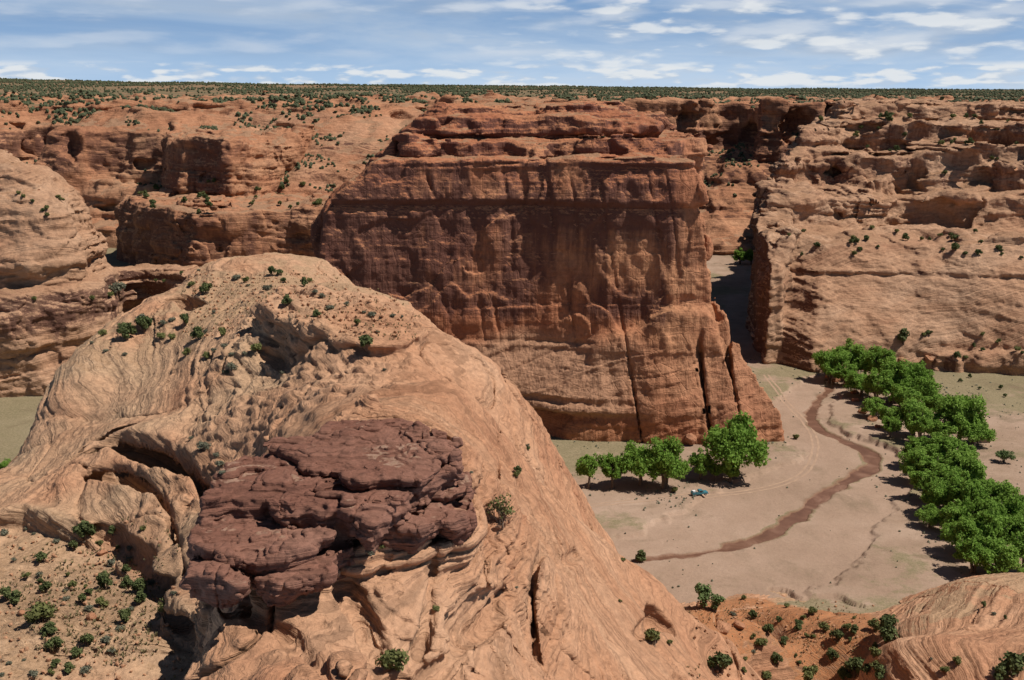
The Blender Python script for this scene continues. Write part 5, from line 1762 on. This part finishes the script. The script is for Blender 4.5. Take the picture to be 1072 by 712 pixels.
# and on the gentle benches of the far walls
vv_ = np.empty(len(fw.data.vertices) * 3, np.float32); fw.data.vertices.foreach_get('co', vv_); vv_ = vv_.reshape(-1, 3)
nn_ = np.empty(len(fw.data.vertices) * 3, np.float32); fw.data.vertices.foreach_get('normal', nn_); nn_ = nn_.reshape(-1, 3)
cl = fbm(vv_[:, 0] / 40, vv_[:, 1] / 40, 0, 3, 0.6, 285)
pick = (nn_[:, 2] > 0.82) & (rw.rand(len(vv_)) < 0.05 * (cl > -0.05) + 0.12 * (cl > 0.3)) & (vv_[:, 2] > 30)
pos = np.concatenate([pos, vv_[pick]])
size = rw.uniform(1.1, 2.6, len(pos)) * np.where(pos[:, 1] < 1040, 0.72, 1.0) * (1 + 0.25 * sst(pos[:, 1], 1500, 4000))
blobs('woodland', pos, size, M_WOOD, 'dark green pinyon and juniper woodland dotting the plateau and far benches')
# small weeds and sage tufts on the canyon floor
N = 22000
xx = rw.uniform(-150, 230, N).astype(np.float32); yy = rw.uniform(262, 520, N).astype(np.float32)
hh, dm_, _ = ground_h(xx, yy)
px_, py_, _f = project(np.stack([xx, yy, hh], 1))
fl = fbm(xx / 18, yy / 18, 0, 3, 0.6, 287)
ok = (dm_ > -0.2) & (rw.rand(N) < np.clip(0.10 + 0.9 * fl, 0.02, 0.8) * np.where(dm_ > 0.3, 0.25, 1.0))
blobs('weeds', np.stack([xx, yy, hh], 1)[ok], rw.uniform(0.10, 0.42, ok.sum()), M_SAGE, 'low grey weeds dotting the sandy canyon floor')['category'] = 'weeds'
# dry grass tufts among the shrubs
M_STRAW = leaf_mat('dry_grass', (0.19, 0.16, 0.075), (0.34, 0.28, 0.15), 0.2)
gv, gt = [], []
for _i in range(4200):
    zn = rnd.random()
    a, b = (rnd.uniform(0, 190), rnd.uniform(540, 712)) if zn < 0.5 else (rnd.uniform(190, 440), rnd.uniform(282, 360)) if zn < 0.75 else (rnd.uniform(720, 935), rnd.uniform(630, 712))
    i_ = int(b / DT_C) * DT_W + int(a / DT_C)
    if DT[i_] > 1e8 or DTN[i_][2] < 0.78: continue
    p_ = DTP[i_] + np.array([rnd.gauss(0, 0.7), rnd.gauss(0, 0.7), -0.05])
    if fbm(np.array([p_[0] / 9]), np.array([p_[1] / 9]), 0, 2, 0.5, 93)[0] < -0.05: continue
    s_ = rnd.uniform(0.14, 0.42)
    for _b in range(9):
        an = rnd.uniform(0, 6.28); le = rnd.uniform(0.2, 0.75)
        dx_, dy_ = math.cos(an), math.sin(an)
        w_ = 0.06
        gv += [p_ + np.array([-dy_ * w_, dx_ * w_, 0]) * 1.0, p_ + np.array([dy_ * w_, -dx_ * w_, 0]),
               p_ + np.array([dx_ * le * s_ + dy_ * w_ * 0.5, dy_ * le * s_ - dx_ * w_ * 0.5, s_ * 1.1]), p_ + np.array([dx_ * le * s_ - dy_ * w_ * 0.5, dy_ * le * s_ + dx_ * w_ * 0.5, s_ * 1.1])]
        gt += [rnd.random()] * 4
gme = make_mesh('grass', np.array(gv), np.arange(len(gv)).reshape(-1, 4), M_STRAW, {'tint': np.array(gt)}, smooth=False)
tag(link('grass', gme), 'dry straw-coloured grass tufts between the shrubs', 'grass', kind='stuff')
# litter of stones on the lower-left flat and the dome crest
M_STONE = plain('loose_stone', (0.40, 0.215, 0.125), 0.95, 0.1, 0, 0.25, 1.5)
sp_ = []
for _i in range(1500):
    a, b = rnd.choice([(rnd.uniform(0, 190), rnd.uniform(545, 712)), (rnd.uniform(190, 420), rnd.uniform(285, 350)), (rnd.uniform(720, 930), rnd.uniform(630, 712)), (rnd.uniform(190, 420), rnd.uniform(285, 350))])
    i_ = int(b / DT_C) * DT_W + int(a / DT_C)
    if DT[i_] < 1e8 and DTN[i_][2] > 0.75:
        sp_.append(DTP[i_] + np.array([rnd.uniform(-.4, .4), rnd.uniform(-.4, .4), 0.0]))
sp_ = np.array(sp_)
st_ = blobs('rubble', sp_, rw.uniform(0.08, 0.34, len(sp_)) ** 1.0, M_STONE, 'small loose stones littering the rock flats'); st_['category'] = 'rubble'

# ================================================================== SHED AND TRUCK
def mesh_from_bm(name, bm, mat, parent, smooth=False):
    me = bpy.data.meshes.new(name)
    bmesh.ops.recalc_face_normals(bm, faces=bm.faces)
    bm.to_mesh(me); bm.free()
    me.materials.append(mat)
    if smooth:
        for p_ in me.polygons: p_.use_smooth = True
    return link(name, me, parent)


def add_box(bm, c, s, bev=0.0, taper=None):
    r_ = bmesh.ops.create_cube(bm, size=1.0)
    for v in r_['verts']:
        kx = ky = 1.0
        if taper and v.co.z > 0: kx, ky = taper
        v.co = Vector((c[0] + v.co.x * s[0] * kx, c[1] + v.co.y * s[1] * ky, c[2] + v.co.z * s[2]))
    if bev:
        es = list({e for v in r_['verts'] for e in v.link_edges})
        bmesh.ops.bevel(bm, geom=es, offset=bev, segments=2, affect='EDGES')


def box(name, c, s, mat, parent, bev=0.0, taper=None):
    bm = bmesh.new(); add_box(bm, c, s, bev, taper)
    return mesh_from_bm(name, bm, mat, parent)


def cyl(name, c, r_, w_, mat, parent, seg=20):
    bm = bmesh.new()
    bmesh.ops.create_cone(bm, cap_ends=True, segments=seg, radius1=r_, radius2=r_, depth=w_, matrix=Matrix.Translation(c) @ Matrix.Rotation(PI / 2, 4, 'X'))
    return mesh_from_bm(name, bm, mat, parent)


M_TEAL = plain('teal_paint', (0.05, 0.19, 0.23), 0.35, 0.5, 0, 0.08)
M_GLASS = plain('dark_glass', (0.02, 0.025, 0.03), 0.1, 0.6, 0, 0.0)
M_RUB = plain('rubber', (0.02, 0.02, 0.02), 0.85, 0.2)
M_RIM = plain('steel_rim', (0.45, 0.45, 0.45), 0.4, 0.5, 0.6)
M_PALEP = plain('pale_plank', (0.36, 0.27, 0.20), 0.9, 0.15, 0, 0.2, 6)
M_WHITE = plain('white_load', (0.72, 0.72, 0.70), 0.6, 0.3)
M_LAMP = plain('lamp_glass', (0.7, 0.7, 0.66), 0.2, 0.5)
M_DARKT = plain('dark_trim', (0.03, 0.03, 0.035), 0.6, 0.3)
tx, ty, _ = W(732, 519)
tz = float(ground_h(np.array([tx], np.float32), np.array([ty], np.float32))[0][0]) + 0.02
tk = bpy.data.objects.new('pickup_truck', None); C.objects.link(tk)
tk.location = (tx, ty, tz); tk.rotation_euler = (0, 0, R(14))
tag(tk, 'blue-green pickup truck with a white load, parked on the sand below the butte', 'truck')
bm = bmesh.new()
add_box(bm, (0, 0, 0.72), (5.3, 1.9, 0.5), 0.08)                 # lower body
add_box(bm, (1.85, 0, 1.02), (1.55, 1.78, 0.26), 0.08, (0.92, 0.92))   # bonnet
for s_ in (-1, 1):
    add_box(bm, (-1.55, 0.87 * s_, 1.12), (2.15, 0.12, 0.36), 0.03)
add_box(bm, (-2.58, 0, 1.12), (0.1, 1.62, 0.36), 0.03)
body = mesh_from_bm('body', bm, M_TEAL, tk)
cab = box('cab', (0.25, 0, 1.42), (1.65, 1.72, 0.74), M_TEAL, tk, 0.06, (0.68, 0.84))
bm = bmesh.new()
add_box(bm, (0.98, 0, 1.42), (0.05, 1.4, 0.46))
wnd = mesh_from_bm('windscreen', bm, M_GLASS, tk); 
for v_ in wnd.data.vertices:
    v_.co.x += 0.02 - (v_.co.z - 1.42) * 0.36
for s_ in (-1, 1):
    wn_ = box('side_window', (0.25, 0.80 * s_, 1.45), (1.05, 0.05, 0.40), M_GLASS, tk, 0, (0.8, 1.0))
    for v_ in wn_.data.vertices: v_.co.y -= s_ * (v_.co.z - 1.45) * 0.19
for sx_ in (-1.65, 1.7):
    for s_ in (-1, 1):
        wh = cyl('wheel', (sx_, 0.86 * s_, 0.38), 0.38, 0.26, M_RUB, tk)
        cyl('rim', (sx_, 0.985 * s_, 0.38), 0.21, 0.06, M_RIM, wh, 14)
for s_ in (-1, 1):
    box('headlight', (2.66, 0.66 * s_, 0.82), (0.06, 0.3, 0.16), M_LAMP, tk, 0.02)
box('bumper', (2.72, 0, 0.52), (0.12, 1.8, 0.16), M_DARKT, tk, 0.03)
box('bumper', (-2.70, 0, 0.52), (0.12, 1.8, 0.16), M_RIM, tk, 0.03)
ct = Matrix.Translation((tx, ty, tz)) @ Matrix.Rotation(R(14), 4, 'Z')
ld = bpy.data.objects.new('storage_crate', None); C.objects.link(ld)
ld.location = ct @ Vector((-1.85, 0, 0.99)); ld.rotation_euler = (0, 0, R(14))
tag(ld, 'white lidded crate riding in the open bed of the pickup truck', 'crate')
box('crate_box', (0, 0, 0.26), (0.8, 1.15, 0.5), M_WHITE, ld, 0.03, (1.04, 1.04)); box('lid', (0, 0, 0.56), (0.9, 1.25, 0.09), M_WHITE, ld, 0.02)
sk = bpy.data.objects.new('sack', None)
bm = bmesh.new(); bmesh.ops.create_icosphere(bm, subdivisions=3, radius=0.42)
for v_ in bm.verts:
    v_.co = Vector((v_.co.x * 0.9, v_.co.y * 1.5, v_.co.z * 0.75)) * (1 + 0.12 * math.sin(5 * v_.co.y + 3 * v_.co.x))
so_ = mesh_from_bm('cargo_sack', bm, M_PALEP, None, True)
bpy.data.objects.remove(sk)
so_.location = ct @ Vector((-0.98, 0.1, 1.22)); so_.rotation_euler = (0, 0, R(14))
tag(so_, 'tan stuffed sack lying in the truck bed behind the cab', 'sack')

M_PLANK = plain('weathered_plank', (0.15, 0.085, 0.055), 0.9, 0.15, 0, 0.3, 6)
M_ROOF = plain('rusty_roof', (0.23, 0.105, 0.07), 0.8, 0.2, 0, 0.25, 2)
hx, hy, _ = W(1029, 462)
hz_ = float(ground_h(np.array([hx], np.float32), np.array([hy], np.float32))[0][0])
hut = bpy.data.objects.new('wooden_shed', None); C.objects.link(hut)
hut.location = (hx, hy, hz_); hut.rotation_euler = (0, 0, R(-6))
tag(hut, 'small brown wooden shed with low rusty roof at the edge of the upper grove', 'shed')
bm = bmesh.new()
add_box(bm, (0, 1.35, 1.05), (4.2, 0.12, 2.3)); add_box(bm, (-2.05, 0, 1.0), (0.12, 2.58, 2.2)); add_box(bm, (2.05, 0, 1.0), (0.12, 2.58, 2.2))
add_box(bm, (-0.3, -1.35, 0.95), (3.4, 0.12, 2.1))
for k_ in range(14):
    add_box(bm, (-1.95 + k_ * 0.245, -1.42, 0.95), (0.19, 0.03, 2.06))
mesh_from_bm('wall', bm, M_PALEP, hut)
dr = box('door', (1.68, -1.36, 0.9), (0.62, 0.08, 2.0), M_PLANK, hut)
box('handle', (1.46, -1.43, 0.95), (0.05, 0.06, 0.16), M_DARKT, dr)
bm = bmesh.new()
add_box(bm, (0, 0, 2.2), (4.9, 3.5, 0.10))
for k_ in range(16):
    add_box(bm, (-2.3 + k_ * 0.305, 0, 2.265), (0.06, 3.48, 0.035))
rf = mesh_from_bm('roof', bm, M_ROOF, hut)
for v_ in rf.data.vertices: v_.co.z += v_.co.y * 0.07

# ---- boulders at the feet of the cliffs and along the bank
def boulder_mesh(seed):
    r_ = np.random.RandomState(seed)
    bm = bmesh.new(); bmesh.ops.create_icosphere(bm, subdivisions=4, radius=1.0)
    co = np.array([v.co[:] for v in bm.verts])
    pl = r_.normal(0, 1, (11, 3)); pl /= np.linalg.norm(pl, axis=1, keepdims=True)
    lim = r_.uniform(0.55, 0.95, 11)
    for p_, l_ in zip(pl, lim):
        d = co @ p_
        co = co - np.maximum(d - l_, 0)[:, None] * p_ * 0.92
    co = co + co * (0.09 * fbm(co[:, 0] * 2.2, co[:, 1] * 2.2, co[:, 2] * 2.2 + seed, 3, 0.5, seed))[:, None]
    co[:, 2] = co[:, 2] * 0.75
    fa = np.array([[v.index for v in f.verts] for f in bm.faces]); bm.free()
    return make_mesh('boulder', co, fa, M_BUTTE, {'varnish_shade': np.full(len(co), 0.1), 'soil': np.zeros(len(co)), 'tone': np.full(len(co), 0.3)})


BO = [boulder_mesh(900 + i) for i in range(4)]
nb = 0
for px, py, rp, lab, grp in [(872, 397, 4, None, 'b'), (884, 401, 5, None, 'b'), (893, 408, 4, None, 'b'), (899, 417, 4, None, 'b'), (905, 427, 5, None, 'b'), (913, 436, 5, None, 'b'), (921, 443, 4, None, 'b'), (866, 391, 3, None, 'b'),
                          (721, 459, 7, 'blocky boulder leaning on the butte foot behind the trees', None), (741, 462, 5, 'smaller boulder beside the blocky one at the butte foot', None),
                          (757, 655, 9, 'dark weathered boulder at the head of the talus gully', None), (772, 651, 6, 'flat boulder right of the dark one at the gully head', None),
                          (905, 372, 4, None, 'm'), (945, 378, 4, None, 'm'), (968, 376, 5, None, 'm'), (925, 377, 3, None, 'm'),
                          (92, 645, 5, 'pale broken block beside the cleft on the lower-left flat', None), (22, 640, 4, 'small pale block left of the cleft near the picture edge', None), (105, 574, 5, 'loose pale rock below the shaded foot of the slab', None)]:
    p_, n_ = dt_at(px, py + rp * 0.4)
    f_ = p_[1] * cp + (CAMZ - p_[2]) * sp
    o = link('boulder', BO[nb % 4], None, tuple(p_ + np.array([0, 0, rp * f_ / FPX * 0.25])))
    s_ = rp * f_ / FPX * 1.2
    o.scale = (s_, s_ * 0.9, s_ * rnd.uniform(0.7, 1.0)); o.rotation_euler = (rnd.uniform(-.2, .2), rnd.uniform(-.2, .2), rnd.uniform(0, 6))
    if lab: tag(o, lab, 'boulder')
    elif grp == 'b': tag(o, 'brown boulder on the river bank under the upper grove', 'boulder', 'boulders along the grove bank')
    else: tag(o, 'fallen sandstone boulder at the foot of the right-hand mesa', 'boulder', 'boulders at the mesa foot')
    nb += 1
print('T all', time.time() - T0)
